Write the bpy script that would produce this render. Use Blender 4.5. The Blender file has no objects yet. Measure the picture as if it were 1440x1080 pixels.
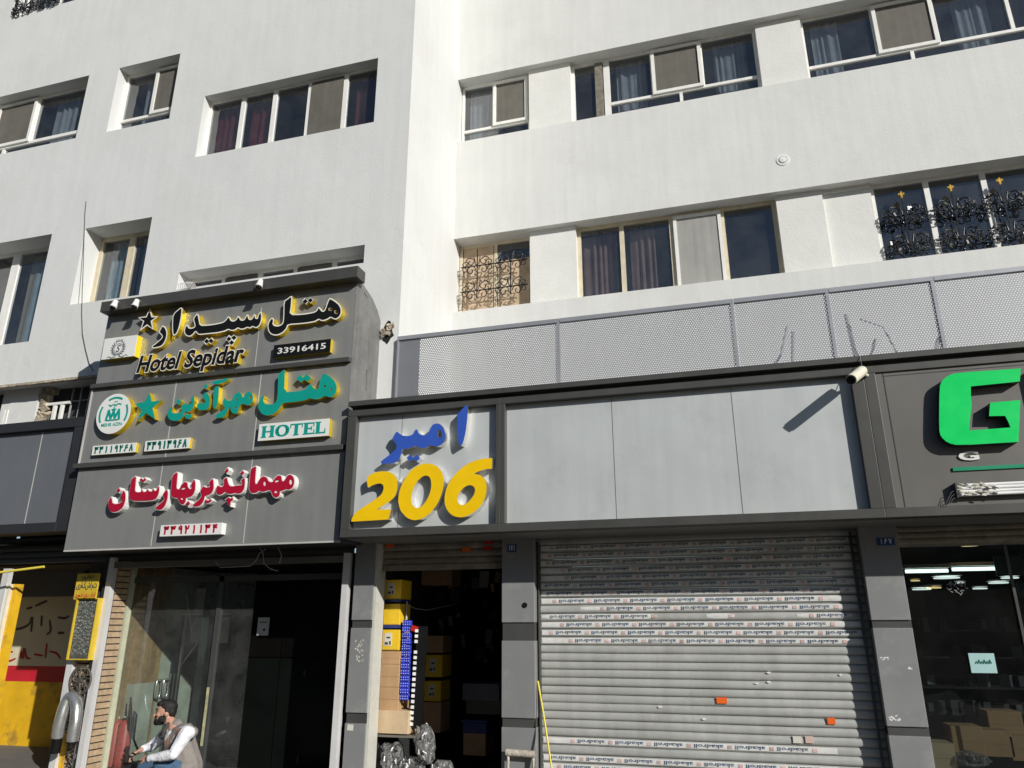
import bpy, bmesh, math, random
import numpy as np
from mathutils import Vector, Matrix
from mathutils.geometry import tessellate_polygon
R = math.radians
random.seed(7)
SC = bpy.context.scene
COL = SC.collection

# ------------------------------------------------------------------ camera
F, YAW, PIT, ROL, EYE = 1034.47, R(-15.8677), R(18.2341), R(-0.101), 1.65
def _basis():
    ca, sa, cb, sb, cc, sc = math.cos(YAW), math.sin(YAW), math.cos(PIT), math.sin(PIT), math.cos(ROL), math.sin(ROL)
    w = np.array([sa*cb, ca*cb, sb]); r = np.array([ca, -sa, 0.0]); u = np.cross(r, w)
    return cc*r + sc*u, -sc*r + cc*u, w
CR, CU, CW = _basis()
cam_data = bpy.data.cameras.new('camera'); cam = bpy.data.objects.new('camera', cam_data); COL.objects.link(cam)
M3 = Matrix((CR.tolist(), CU.tolist(), (-CW).tolist())).transposed()
cam.matrix_world = Matrix.Translation((0, 0, EYE)) @ M3.to_4x4()
cam_data.sensor_fit = 'HORIZONTAL'; cam_data.sensor_width = 36.0; cam_data.lens = F/1440*36.0
cam_data.clip_end = 500; cam_data.clip_start = 0.05
SC.camera = cam

# ------------------------------------------------------------------ world, sun, exposure
SUNV = Vector((1.3, -1.0, 0.73)).normalized()
wd = bpy.data.worlds.new('World'); SC.world = wd; wd.use_nodes = True
wn = wd.node_tree.nodes; sky = wn.new('ShaderNodeTexSky'); sky.sky_type = 'NISHITA'; sky.sun_disc = False
sky.sun_elevation = math.asin(SUNV.z); sky.sun_rotation = math.atan2(SUNV.x, SUNV.y)
sky.altitude = 1000; sky.air_density = 1.0; sky.dust_density = 0.6; sky.ozone_density = 1.2
wd.node_tree.links.new(sky.outputs[0], wn['Background'].inputs[0]); wn['Background'].inputs[1].default_value = 0.065
sd = bpy.data.lights.new('sun', 'SUN'); sd.energy = 4.65; sd.angle = R(0.53); sd.color = (1.0, 0.972, 0.925)
so = bpy.data.objects.new('sun', sd); COL.objects.link(so); so.rotation_euler = SUNV.to_track_quat('Z', 'Y').to_euler()
so.location = (20, -14, 12)
SC.view_settings.view_transform = 'Standard'; SC.view_settings.look = 'None'
SC.view_settings.exposure = 0.0; SC.view_settings.gamma = 1.0
SC.cycles.max_bounces = 8; SC.cycles.transparent_max_bounces = 16

# ------------------------------------------------------------------ helpers
def P(px, py, Y):
    """photo point on the upright plane y = Y, in metres"""
    d = CW*F + CR*(px-720) - CU*(py-540); d = d*(Y/d[1]); return Vector((d[0], Y, d[2]+EYE))
def X_(px, py, Y): return P(px, py, Y).x
def Z_(px, py, Y): return P(px, py, Y).z
def PX(px, py, X):
    d = CW*F + CR*(px-720) - CU*(py-540); d = d*(X/d[0]); return Vector((X, d[1], d[2]+EYE))

def bagmat(name):
    m = bpy.data.materials.new(name); m.use_nodes = True; nt = m.node_tree; L = nt.links.new; b = nt.nodes['Principled BSDF']; out = nt.nodes['Material Output']
    b.inputs['Base Color'].default_value = (.30, .30, .29, 1); b.inputs['Roughness'].default_value = .14; b.inputs['Specular IOR Level'].default_value = 1.0
    geo = nd(nt, 'ShaderNodeNewGeometry'); mp = nd(nt, 'ShaderNodeMapping'); mp.inputs['Scale'].default_value = (1.5, 1.5, .6); L(geo.outputs['Position'], mp.inputs['Vector'])
    n = nd(nt, 'ShaderNodeTexNoise'); n.inputs['Scale'].default_value = 11; n.inputs['Detail'].default_value = 3; n.inputs['Distortion'].default_value = 1.5; L(mp.outputs[0], n.inputs['Vector'])
    bp = nd(nt, 'ShaderNodeBump'); bp.inputs['Distance'].default_value = .07; L(n.outputs['Fac'], bp.inputs['Height']); L(bp.outputs[0], b.inputs['Normal'])
    t = nd(nt, 'ShaderNodeBsdfTransparent'); mr = nd(nt, 'ShaderNodeMapRange'); mr.inputs['From Min'].default_value = .4; mr.inputs['From Max'].default_value = .6; mr.inputs['To Min'].default_value = .3; mr.inputs['To Max'].default_value = .75
    L(n.outputs['Fac'], mr.inputs['Value']); mx = nd(nt, 'ShaderNodeMixShader'); L(mr.outputs[0], mx.inputs[0]); L(b.outputs[0], mx.inputs[1]); L(t.outputs[0], mx.inputs[2]); L(mx.outputs[0], out.inputs[0]); return m
def nd(nt, t, **k):
    n = nt.nodes.new(t)
    for a, v in k.items(): setattr(n, a, v)
    return n
def mat(name, base, rough=0.6, metal=0.0, var=0.12, vscale=3.0, bump=0.0, bscale=60.0, streak=0.0, dirt=None, dscale=1.2, damt=0.0, spec=0.5, coat=0.0, rvar=0.12, crack=0.0, buckle=0.0):
    m = bpy.data.materials.new(name); m.use_nodes = True; nt = m.node_tree; b = nt.nodes['Principled BSDF']; L = nt.links.new
    b.inputs['Roughness'].default_value = rough; b.inputs['Metallic'].default_value = metal
    b.inputs['Specular IOR Level'].default_value = spec; b.inputs['Coat Weight'].default_value = coat
    geo = nd(nt, 'ShaderNodeNewGeometry')
    n1 = nd(nt, 'ShaderNodeTexNoise'); n1.inputs['Scale'].default_value = vscale; n1.inputs['Detail'].default_value = 6; n1.inputs['Roughness'].default_value = 0.62
    L(geo.outputs['Position'], n1.inputs['Vector'])
    mr = nd(nt, 'ShaderNodeMapRange'); mr.inputs['From Min'].default_value = 0.3; mr.inputs['From Max'].default_value = 0.7
    mr.inputs['To Min'].default_value = 1-var; mr.inputs['To Max'].default_value = 1+var
    L(n1.outputs['Fac'], mr.inputs['Value'])
    val = mr.outputs[0]
    if streak > 0:
        mp = nd(nt, 'ShaderNodeMapping'); mp.inputs['Scale'].default_value = (6.0, 6.0, 0.35); L(geo.outputs['Position'], mp.inputs['Vector'])
        n2 = nd(nt, 'ShaderNodeTexNoise'); n2.inputs['Scale'].default_value = 1.6; n2.inputs['Detail'].default_value = 5; L(mp.outputs[0], n2.inputs['Vector'])
        m2 = nd(nt, 'ShaderNodeMapRange'); m2.inputs['From Min'].default_value = 0.35; m2.inputs['From Max'].default_value = 0.7
        m2.inputs['To Min'].default_value = 1.0; m2.inputs['To Max'].default_value = 1-streak; L(n2.outputs['Fac'], m2.inputs['Value'])
        mu = nd(nt, 'ShaderNodeMath', operation='MULTIPLY'); L(val, mu.inputs[0]); L(m2.outputs[0], mu.inputs[1]); val = mu.outputs[0]
    vm = nd(nt, 'ShaderNodeVectorMath', operation='SCALE'); vm.inputs[0].default_value = base[:3]; L(val, vm.inputs['Scale'])
    colout = vm.outputs[0]
    if damt > 0:
        n3 = nd(nt, 'ShaderNodeTexNoise'); n3.inputs['Scale'].default_value = dscale; n3.inputs['Detail'].default_value = 9; n3.inputs['Roughness'].default_value = 0.7
        L(geo.outputs['Position'], n3.inputs['Vector'])
        m3 = nd(nt, 'ShaderNodeMapRange'); m3.inputs['From Min'].default_value = 0.52; m3.inputs['From Max'].default_value = 0.72; m3.inputs['To Max'].default_value = damt
        L(n3.outputs['Fac'], m3.inputs['Value'])
        mx = nd(nt, 'ShaderNodeMix', data_type='RGBA'); L(m3.outputs[0], mx.inputs[0]); L(colout, mx.inputs[6]); mx.inputs[7].default_value = (*(dirt or (0.1, 0.09, 0.08)), 1)
        colout = mx.outputs[2]
    if crack > 0:
        nq = nd(nt, 'ShaderNodeTexNoise'); nq.inputs['Scale'].default_value = 2.2; nq.inputs['Detail'].default_value = 6; L(geo.outputs['Position'], nq.inputs['Vector'])
        va = nd(nt, 'ShaderNodeVectorMath', operation='MULTIPLY_ADD'); L(nq.outputs['Color'], va.inputs[0]); va.inputs[1].default_value = (.55, .55, .55); L(geo.outputs['Position'], va.inputs[2])
        vo = nd(nt, 'ShaderNodeTexVoronoi'); vo.feature = 'DISTANCE_TO_EDGE'; vo.inputs['Scale'].default_value = .42; L(va.outputs[0], vo.inputs['Vector'])
        k1 = nd(nt, 'ShaderNodeMapRange'); k1.inputs['From Max'].default_value = .0045; k1.inputs['To Min'].default_value = 1; k1.inputs['To Max'].default_value = 0; L(vo.outputs['Distance'], k1.inputs['Value'])
        nm_ = nd(nt, 'ShaderNodeTexNoise'); nm_.inputs['Scale'].default_value = .7; L(geo.outputs['Position'], nm_.inputs['Vector'])
        k2 = nd(nt, 'ShaderNodeMapRange'); k2.inputs['From Min'].default_value = .5; k2.inputs['From Max'].default_value = .62; k2.inputs['To Max'].default_value = crack; L(nm_.outputs['Fac'], k2.inputs['Value'])
        k3 = nd(nt, 'ShaderNodeMath', operation='MULTIPLY'); L(k1.outputs[0], k3.inputs[0]); L(k2.outputs[0], k3.inputs[1])
        mk = nd(nt, 'ShaderNodeMix', data_type='RGBA'); L(k3.outputs[0], mk.inputs[0]); L(colout, mk.inputs[6]); mk.inputs[7].default_value = (.30, .29, .27, 1); colout = mk.outputs[2]
    L(colout, b.inputs['Base Color'])
    if buckle > 0:
        nb = nd(nt, 'ShaderNodeTexNoise'); nb.inputs['Scale'].default_value = 1.3; nb.inputs['Detail'].default_value = 2; L(geo.outputs['Position'], nb.inputs['Vector'])
        bp = nd(nt, 'ShaderNodeBump'); bp.inputs['Distance'].default_value = buckle; L(nb.outputs['Fac'], bp.inputs['Height']); L(bp.outputs[0], b.inputs['Normal'])
    rr = nd(nt, 'ShaderNodeMapRange'); rr.inputs['To Min'].default_value = max(0.02, rough-rvar); rr.inputs['To Max'].default_value = min(1, rough+rvar)
    L(n1.outputs['Fac'], rr.inputs['Value']); L(rr.outputs[0], b.inputs['Roughness'])
    if bump > 0:
        nb = nd(nt, 'ShaderNodeTexNoise'); nb.inputs['Scale'].default_value = bscale; nb.inputs['Detail'].default_value = 5; L(geo.outputs['Position'], nb.inputs['Vector'])
        nc = nd(nt, 'ShaderNodeTexNoise'); nc.inputs['Scale'].default_value = bscale*0.05; nc.inputs['Detail'].default_value = 3; L(geo.outputs['Position'], nc.inputs['Vector'])
        ad = nd(nt, 'ShaderNodeMath', operation='MULTIPLY_ADD'); L(nc.outputs['Fac'], ad.inputs[0]); ad.inputs[1].default_value = 4.0; L(nb.outputs['Fac'], ad.inputs[2])
        bp = nd(nt, 'ShaderNodeBump'); bp.inputs['Strength'].default_value = 1.0; bp.inputs['Distance'].default_value = bump
        L(ad.outputs[0], bp.inputs['Height']); L(bp.outputs[0], b.inputs['Normal'])
    return m
def glass(name, tint, ior=1.6, rough=0.0, dust=0.03):
    m = bpy.data.materials.new(name); m.use_nodes = True; nt = m.node_tree; L = nt.links.new
    nt.nodes.remove(nt.nodes['Principled BSDF']); out = nt.nodes['Material Output']
    t = nd(nt, 'ShaderNodeBsdfTransparent'); t.inputs[0].default_value = (*tint, 1)
    g = nd(nt, 'ShaderNodeBsdfGlossy'); g.inputs['Roughness'].default_value = rough; g.inputs[0].default_value = (0.95, 0.97, 1, 1)
    geo = nd(nt, 'ShaderNodeNewGeometry'); dt = nd(nt, 'ShaderNodeVectorMath', operation='DOT_PRODUCT'); L(geo.outputs['Normal'], dt.inputs[0]); L(geo.outputs['Incoming'], dt.inputs[1])
    def M(op, a_, b_=None):
        n = nd(nt, 'ShaderNodeMath', operation=op)
        for i, v in enumerate((a_, b_)):
            if v is None: continue
            if isinstance(v, (int, float)): n.inputs[i].default_value = v
            else: L(v, n.inputs[i])
        return n.outputs[0]
    f0 = ((ior-1)/(ior+1))**2
    fac = M('ADD', M('MULTIPLY', M('POWER', M('SUBTRACT', 1.0, M('ABSOLUTE', dt.outputs['Value'])), 5.0), 1-f0), f0)
    n = nd(nt, 'ShaderNodeTexNoise'); n.inputs['Scale'].default_value = 1.7; L(geo.outputs['Position'], n.inputs['Vector'])
    bp = nd(nt, 'ShaderNodeBump'); bp.inputs['Distance'].default_value = 0.012; L(n.outputs['Fac'], bp.inputs['Height']); L(bp.outputs[0], g.inputs['Normal'])
    mx = nd(nt, 'ShaderNodeMixShader'); L(fac, mx.inputs[0]); L(t.outputs[0], mx.inputs[1]); L(g.outputs[0], mx.inputs[2])
    df = nd(nt, 'ShaderNodeBsdfDiffuse'); df.inputs[0].default_value = (.55, .56, .54, 1)
    n4 = nd(nt, 'ShaderNodeTexNoise'); n4.inputs['Scale'].default_value = 2.6; n4.inputs['Detail'].default_value = 7; n4.inputs['Roughness'].default_value = .7; L(geo.outputs['Position'], n4.inputs['Vector'])
    r4 = nd(nt, 'ShaderNodeMapRange'); r4.inputs['From Min'].default_value = .3; r4.inputs['From Max'].default_value = .75; r4.inputs['To Min'].default_value = dust*.3; r4.inputs['To Max'].default_value = dust*2; L(n4.outputs['Fac'], r4.inputs['Value'])
    md = nd(nt, 'ShaderNodeMixShader'); L(r4.outputs[0], md.inputs[0]); L(mx.outputs[0], md.inputs[1]); L(df.outputs[0], md.inputs[2]); L(md.outputs[0], out.inputs[0])
    return m
def emit(name, col, s):
    m = bpy.data.materials.new(name); m.use_nodes = True; b = m.node_tree.nodes['Principled BSDF']
    b.inputs['Emission Color'].default_value = (*col, 1); b.inputs['Emission Strength'].default_value = s; b.inputs['Base Color'].default_value = (*col, 1)
    return m

def tag(o, label=None, cat=None, group=None, kind=None):
    if label: o['label'] = label
    if cat: o['category'] = cat
    if group: o['group'] = group
    if kind: o['kind'] = kind
    return o
def thing(name, loc, label, cat, group=None):
    o = bpy.data.objects.new(name, None); o.empty_display_size = 0.1; o.location = loc; COL.objects.link(o); tag(o, label, cat, group); return o
def root_loc(o):
    while o.parent: o = o.parent
    return o.location
class MB:
    def __init__(s): s.v = []; s.f = []; s.m = []; s.sm = []
    def add(s, vs, fs, mi=0, smooth=False):
        o = len(s.v); s.v += [tuple(v) for v in vs]; s.f += [tuple(i+o for i in f) for f in fs]; s.m += [mi]*len(fs); s.sm += [smooth]*len(fs); return s
    def box(s, x0, x1, y0, y1, z0, z1, mi=0):
        if x0 > x1: x0, x1 = x1, x0
        if y0 > y1: y0, y1 = y1, y0
        if z0 > z1: z0, z1 = z1, z0
        v = [(x, y, z) for z in (z0, z1) for y in (y0, y1) for x in (x0, x1)]
        return s.add(v, [(0, 2, 3, 1), (4, 5, 7, 6), (0, 1, 5, 4), (2, 6, 7, 3), (0, 4, 6, 2), (1, 3, 7, 5)], mi)
    def obox(s, c, size, rot, mi=0):
        Mx = Matrix.Rotation(rot[2], 3, 'Z') @ Matrix.Rotation(rot[1], 3, 'Y') @ Matrix.Rotation(rot[0], 3, 'X')
        v = [Vector(c) + Mx @ Vector((x*size[0]/2, y*size[1]/2, z*size[2]/2)) for z in (-1, 1) for y in (-1, 1) for x in (-1, 1)]
        return s.add(v, [(0, 2, 3, 1), (4, 5, 7, 6), (0, 1, 5, 4), (2, 6, 7, 3), (0, 4, 6, 2), (1, 3, 7, 5)], mi)
    def quad(s, a, b, c, d, mi=0): return s.add([a, b, c, d], [(0, 1, 2, 3)], mi)
    def tube(s, pts, r, n=6, mi=0, close=False):
        pts = [Vector(p) for p in pts]; rings = []; up0 = None
        for i, p in enumerate(pts):
            if close: t = pts[(i+1) % len(pts)] - pts[i-1]
            else: t = pts[min(i+1, len(pts)-1)] - pts[max(i-1, 0)]
            t = t.normalized() if t.length > 1e-9 else Vector((0, 0, 1))
            if up0 is None: up0 = Vector((0, 0, 1)) if abs(t.z) < 0.9 else Vector((1, 0, 0))
            a = t.cross(up0)
            if a.length < 1e-4: a = t.orthogonal()
            a.normalize(); b = a.cross(t); up0 = b if abs(b.dot(t)) < 0.9 else up0
            rr = r[i] if isinstance(r, (list, tuple)) else r
            rings.append([p + a*math.cos(2*math.pi*k/n)*rr + b*math.sin(2*math.pi*k/n)*rr for k in range(n)])
        vs = [v for q in rings for v in q]; fs = []
        nr = len(rings)
        for i in range(nr if close else nr-1):
            j = (i+1) % nr
            for k in range(n): fs.append((i*n+k, i*n+(k+1) % n, j*n+(k+1) % n, j*n+k))
        s.add(vs, fs, mi, True)
        if not close: s.add(rings[0], [tuple(range(n))[::-1]], mi); s.add(rings[-1], [tuple(range(n))], mi)
        return s
    def disc(s, c, axis, r, h, n=24, mi=0, r2=None):
        a = Vector(axis).normalized(); c = Vector(c); return s.tube([c, c+a*h], [r, r if r2 is None else r2], n, mi)
    def prism(s, poly, y0, y1, mi=0, mside=None):
        """poly = [(x,z)] outline (simple), between y0 (front) and y1"""
        ms = mi if mside is None else mside; n = len(poly)
        ar = sum(poly[i][0]*poly[(i+1) % n][1]-poly[(i+1) % n][0]*poly[i][1] for i in range(n))
        if ar < 0: poly = poly[::-1]
        tr = tessellate_polygon([[Vector((a, b, 0)) for a, b in poly]])
        fr = []
        for t in tr:
            a, b, c = [poly[i] for i in t]
            cr = (b[0]-a[0])*(c[1]-a[1])-(b[1]-a[1])*(c[0]-a[0])
            fr.append(tuple(t) if cr > 0 else tuple(t)[::-1])
        s.add([(a, y0, b) for a, b in poly], fr, mi)
        s.add([(a, y1, b) for a, b in poly], [f[::-1] for f in fr], mi)
        s.add([(a, y0, b) for a, b in poly]+[(a, y1, b) for a, b in poly], [(i, i+n, (i+1) % n+n, (i+1) % n) for i in range(n)], ms)
        return s
    def ribbon(s, pts, w, y0, y1, mi=0):
        """flat stroke in the x,z plane"""
        n = len(pts)
        for i in range(n-1):
            (ax, az), (bx, bz) = pts[i], pts[i+1]; dx, dz = bx-ax, bz-az; l = math.hypot(dx, dz) or 1e-9
            wa = w[i] if isinstance(w, (list, tuple)) else w; wb = w[i+1] if isinstance(w, (list, tuple)) else w
            e = 0.25; nx, nz = -dz/l/2, dx/l/2; tx, tz = dx/l*e, dz/l*e
            jit = (i % 2)*0.0004
            s.prism([(ax-tx*wa+nx*wa, az-tz*wa+nz*wa), (ax-tx*wa-nx*wa, az-tz*wa-nz*wa), (bx+tx*wb-nx*wb, bz+tz*wb-nz*wb), (bx+tx*wb+nx*wb, bz+tz*wb+nz*wb)], y0-jit, y1, mi)
        return s
    def build(s, name, mats, parent=None, label=None, cat=None, group=None, kind=None, bevel=0, weld=False):
        if not isinstance(mats, (list, tuple)): mats = [mats]
        me = bpy.data.meshes.new(name); off = root_loc(parent) if parent else Vector((0, 0, 0))
        me.from_pydata([(v[0]-off.x, v[1]-off.y, v[2]-off.z) for v in s.v], [], s.f)
        for m in mats: me.materials.append(m)
        for p, mi, sm in zip(me.polygons, s.m, s.sm): p.material_index = mi; p.use_smooth = sm
        me.update()
        o = bpy.data.objects.new(name, me); COL.objects.link(o)
        if parent: o.parent = parent
        tag(o, label, cat, group, kind)
        if bevel:
            b = o.modifiers.new('bevel', 'BEVEL'); b.width = bevel; b.segments = 2; b.limit_method = 'ANGLE'; b.angle_limit = R(40)
        return o
    def text(s, body, x0, z0, x1, z1, y0, y1, mi=0, fat=0.0, shear=0.0, flip=False, mside=None, res=3):
        vs, fs = text_geo(body, fat, shear, res)
        xs = [v[0] for v in vs]; ys = [v[1] for v in vs]
        ax, bx, ay, by = min(xs), max(xs), min(ys), max(ys)
        def mp(v):
            u, w = (v[0]-ax)/(bx-ax), (v[1]-ay)/(by-ay)
            if flip: u, w = 1-u, 1-w
            return (x0+u*(x1-x0), y0 if v[2] > 0 else y1, z0+w*(z1-z0))
        nv = [mp(v) for v in vs]
        ff = [f for f in fs if all(vs[i][2] > 0 for i in f)]; fb = [f for f in fs if not all(vs[i][2] > 0 for i in f)]
        s.add(nv, ff, mi); s.add(nv, fb, mi if mside is None else mside); return s

def curve_mesh(cu):
    o = bpy.data.objects.new('tmp', cu); COL.objects.link(o)
    dg = bpy.context.evaluated_depsgraph_get(); dg.update()
    me = bpy.data.meshes.new_from_object(o.evaluated_get(dg))
    vs = [tuple(v.co) for v in me.vertices]; fs = [tuple(p.vertices) for p in me.polygons]
    bpy.data.objects.remove(o); bpy.data.meshes.remove(me); bpy.data.curves.remove(cu); return vs, fs
_tc = {}
def text_geo(body, fat, shear, res):
    k = (body, fat, shear, res)
    if k not in _tc:
        c = bpy.data.curves.new('tmp', 'FONT'); c.body = body; c.size = 1; c.extrude = 0.05; c.offset = fat; c.shear = shear; c.resolution_u = res
        _tc[k] = curve_mesh(c)
    return _tc[k]
def poly_geo(polys, depth):
    c = bpy.data.curves.new('tmp', 'CURVE'); c.dimensions = '2D'; c.fill_mode = 'BOTH'; c.extrude = depth/2
    for p in polys:
        sp = c.splines.new('POLY'); sp.points.add(len(p)-1); sp.use_cyclic_u = True
        for q, (x, z) in zip(sp.points, p): q.co = (x, z, 0, 1)
    return curve_mesh(c)
def area(p): return sum(p[i][0]*p[(i+1) % len(p)][1]-p[(i+1) % len(p)][0]*p[i][1] for i in range(len(p)))/2
def offset_poly(p, d):
    """grow by d (shrink when negative)"""
    if area(p) < 0: p = p[::-1]
    n = len(p); out = []
    for i in range(n):
        a, b, c = p[i-1], p[i], p[(i+1) % n]
        n1 = (b[1]-a[1], a[0]-b[0]); n2 = (c[1]-b[1], b[0]-c[0])
        l1 = math.hypot(*n1) or 1e-9; l2 = math.hypot(*n2) or 1e-9
        n1 = (n1[0]/l1, n1[1]/l1); n2 = (n2[0]/l2, n2[1]/l2); k = 1+n1[0]*n2[0]+n1[1]*n2[1]; k = max(k, 0.35)
        out.append((b[0]+(n1[0]+n2[0])/k*d, b[1]+(n1[1]+n2[1])/k*d))
    return out
def chaikin(p, q=0.22):
    o = []; n = len(p)
    for i in range(n):
        a, b = p[i], p[(i+1) % n]; o += [(a[0]+(b[0]-a[0])*q, a[1]+(b[1]-a[1])*q), (b[0]+(a[0]-b[0])*q, b[1]+(a[1]-b[1])*q)]
    return o
def T(ox, oy, s, Y, pts, smooth=1):
    """outline read off the photograph -> x,z outline in metres on the plane y = Y"""
    if smooth:
        for _ in range(smooth): pts = chaikin(pts)
    r = []
    for a, b in pts:
        p = P(ox+a/s, oy+b/s, Y); r.append((p.x, p.z))
    return r
def smooth_open(p, n=2):
    for _ in range(n):
        o = [p[0]]
        for a, b in zip(p, p[1:]): o += [(a[0]*.75+b[0]*.25, a[1]*.75+b[1]*.25), (a[0]*.25+b[0]*.75, a[1]*.25+b[1]*.75)]
        p = o+[p[-1]]
    return p
def ell(cx, cy, rx, ry, rot=0, n=14):
    return [(cx+rx*math.cos(t)*math.cos(rot)-ry*math.sin(t)*math.sin(rot), cy+rx*math.cos(t)*math.sin(rot)+ry*math.sin(t)*math.cos(rot)) for t in [2*math.pi*i/n for i in range(n)]]
def letters(mb, polys, Yf, Yb, mface, mside):
    vs, fs = poly_geo(polys, 1.0)
    for face in (True, False):
        ff = [f for f in fs if all(vs[i][2] > 0 for i in f) == face]
        mb.add([(v[0], Yf if v[2] > 0 else Yb, v[1]) for v in vs], ff, mface if face else mside)
# Persian figures as pen strokes in a unit box
DIG = {'1': [[(.5, 1), (.58, .6), (.55, 0)]], '2': [[(.2, 1), (.35, .5), (.35, 0)], [(.22, .95), (.4, .62), (.7, .65), (.8, 1)]],
       '3': [[(.1, 1), (.25, .5), (.25, 0)], [(.12, .95), (.28, .68), (.45, .7), (.5, .98), (.55, .7), (.75, .68), (.85, 1)]],
       '4': [[(.2, 1), (.35, .5), (.35, 0)], [(.85, .95), (.55, .95), (.5, .7), (.85, .62)], [(.5, .7), (.3, .72)]],
       '6': [[(.8, .95), (.45, .95), (.3, .7), (.5, .55), (.85, .6)], [(.6, .58), (.25, .25), (.15, 0)]],
       '7': [[(.15, 1), (.5, 0), (.85, 1)]], '8': [[(.15, 0), (.5, 1), (.85, 0)]],
       '9': [[(.75, .65), (.4, .58), (.28, .8), (.5, 1), (.74, .9), (.76, .5), (.8, 0)]]}
def digits(mb, sx, x0, z0, x1, z1, y0, y1, mi=0, w=0.17):
    n = len(sx); cw = (x1-x0)/n
    for i, ch in enumerate(sx):
        for st in DIG[ch]:
            mb.ribbon([(x0+cw*(i+.12+.76*u), z0+(z1-z0)*v) for u, v in st], w*(z1-z0), y0, y1, mi)

# ------------------------------------------------------------------ materials
STUC_L = mat('grey_white_stucco', (.66, .665, .645), .85, var=.035, vscale=1.1, bump=.0022, bscale=30, streak=.045, dirt=(.50, .49, .47), dscale=.55, damt=.5, crack=.12)
STUC_R = mat('warm_white_stucco', (.675, .675, .648), .85, var=.035, vscale=1.3, bump=.0022, bscale=28, streak=.06, dirt=(.54, .53, .50), dscale=.6, damt=.45, crack=.10)
STUC_I = mat('white_infill_plaster', (.69, .685, .645), .8, var=.04, vscale=2.5, bump=.003, bscale=30)
PLAST = mat('broken_plaster', (.42, .36, .27), .9, var=.3, vscale=9, bump=.02, bscale=30)
HOLE = mat('black_gap', (.01, .01, .01), .9, var=.3)
PVC = mat('white_window_plastic', (.80, .79, .74), .45, var=.05, vscale=6, streak=.08)
CREAM = mat('cream_painted_frame', (.66, .58, .42), .5, var=.1, vscale=8, streak=.15)
ALU_G = mat('grey_aluminium_frame', (.45, .45, .43), .45, metal=.3, var=.1)
GLASS = glass('window_glass', (.44, .49, .53), 2.3, dust=.03)
SHOPG = glass('shop_glass', (.78, .84, .82), 1.6, dust=.045)
SHOPG2 = glass('tinted_shop_glass', (.40, .44, .44), 1.6, dust=.008)
NET = mat('insect_net', (.135, .125, .105), .8, var=.12, vscale=5, streak=.2)
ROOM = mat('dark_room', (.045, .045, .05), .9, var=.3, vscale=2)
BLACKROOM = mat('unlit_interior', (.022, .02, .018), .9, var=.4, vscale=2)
CUR_R = mat('dark_red_curtain', (.22, .03, .04), .9, var=.25, vscale=6)
CUR_G = mat('grey_sheer_curtain', (.50, .49, .49), .9, var=.15, vscale=6)
CUR_P = mat('dusty_pink_curtain', (.42, .24, .20), .9, var=.2, vscale=6)
CUR_B = mat('pale_blue_curtain', (.50, .60, .62), .9, var=.12, vscale=6)
CUR_C = mat('cream_curtain', (.62, .52, .38), .9, var=.12, vscale=5)
PEACH = mat('peach_shutter_board', (.50, .37, .25), .75, var=.2, vscale=5, dirt=(.75, .68, .50), dscale=3.0, damt=.8)
WOODW = mat('weathered_wood_strip', (.22, .20, .16), .9, var=.4, vscale=14, streak=.4)
IRON = mat('black_wrought_iron', (.018, .017, .017), .32, metal=.2, var=.3, vscale=20)
GOLD = mat('gold_paint', (.62, .38, .06), .35, metal=.5, var=.2, vscale=30)
SIGN_G = mat('grey_sign_panel', (.235, .237, .228), .42, metal=.15, var=.04, vscale=1.4, streak=.10, dirt=(.3, .3, .28), dscale=3, damt=.25, buckle=.008)
SIGN_G2 = mat('taupe_sign_panel', (.145, .138, .125), .42, metal=.15, var=.05, vscale=1.4, streak=.05)
SIGN_B = mat('blue_grey_sign_panel', (.15, .158, .172), .4, metal=.15, var=.05, vscale=1.4, streak=.05)
SIGN_S = mat('silver_sign_panel', (.565, .59, .58), .38, metal=.2, var=.04, vscale=1.6, streak=.07, dirt=(.40, .40, .40), dscale=2.2, damt=.4, buckle=.012)
TRIM = mat('dark_grey_trim', (.075, .074, .068), .45, metal=.2, var=.08, vscale=2, streak=.1)
TRIM_D = mat('black_grey_trim', (.032, .033, .036), .5, metal=.2, var=.1, vscale=2)
SEAM = mat('pale_panel_seam', (.46, .45, .42), .5, var=.1)
DSEAM = mat('dark_panel_seam', (.04, .04, .038), .6, var=.1)
SIDE_S = mat('silver_side_sheet', (.20, .20, .19), .5, metal=.15, var=.2, vscale=4, bump=.012, bscale=12, streak=.25)
BLACK = mat('black_gloss_acrylic', (.008, .008, .008), .5, var=.1, spec=.2)
WHITE = mat('white_acrylic', (.74, .74, .71), .4, var=.04)
OFFW = mat('off_white_acrylic', (.82, .80, .70), .4, var=.05)
GOLDM = mat('gold_mirror_side', (1.0, .72, .03), .22, metal=.74, var=.08, vscale=25, rvar=.1)
STEEL = mat('mirror_steel_side', (.80, .78, .74), .2, metal=.9, var=.1, vscale=20, rvar=.08)
TEAL = mat('teal_acrylic', (.004, .30, .235), .35, var=.06, vscale=6)
TEAL_D = mat('dark_teal_print', (.006, .13, .10), .5, var=.1)
RED = mat('crimson_acrylic', (.40, .006, .03), .35, var=.08, vscale=6)
BLUE = mat('blue_acrylic', (.035, .095, .44), .35, var=.06, vscale=6)
YEL = mat('yellow_acrylic', (.86, .54, .003), .35, var=.05, vscale=6)
GREEN = mat('green_acrylic', (.002, .66, .13), .3, var=.05, vscale=6)
GREEND = mat('dark_green_strip', (.005, .26, .13), .4, var=.05)
GREYINK = mat('grey_print', (.12, .125, .14), .6, var=.2)
PILL = mat('grey_composite_panel', (.24, .242, .24), .42, metal=.15, var=.06, vscale=2.2, dirt=(.45, .45, .43), dscale=3.5, damt=.35)
GROOVE = mat('dark_panel_groove', (.05, .05, .047), .6, var=.15)
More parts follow.
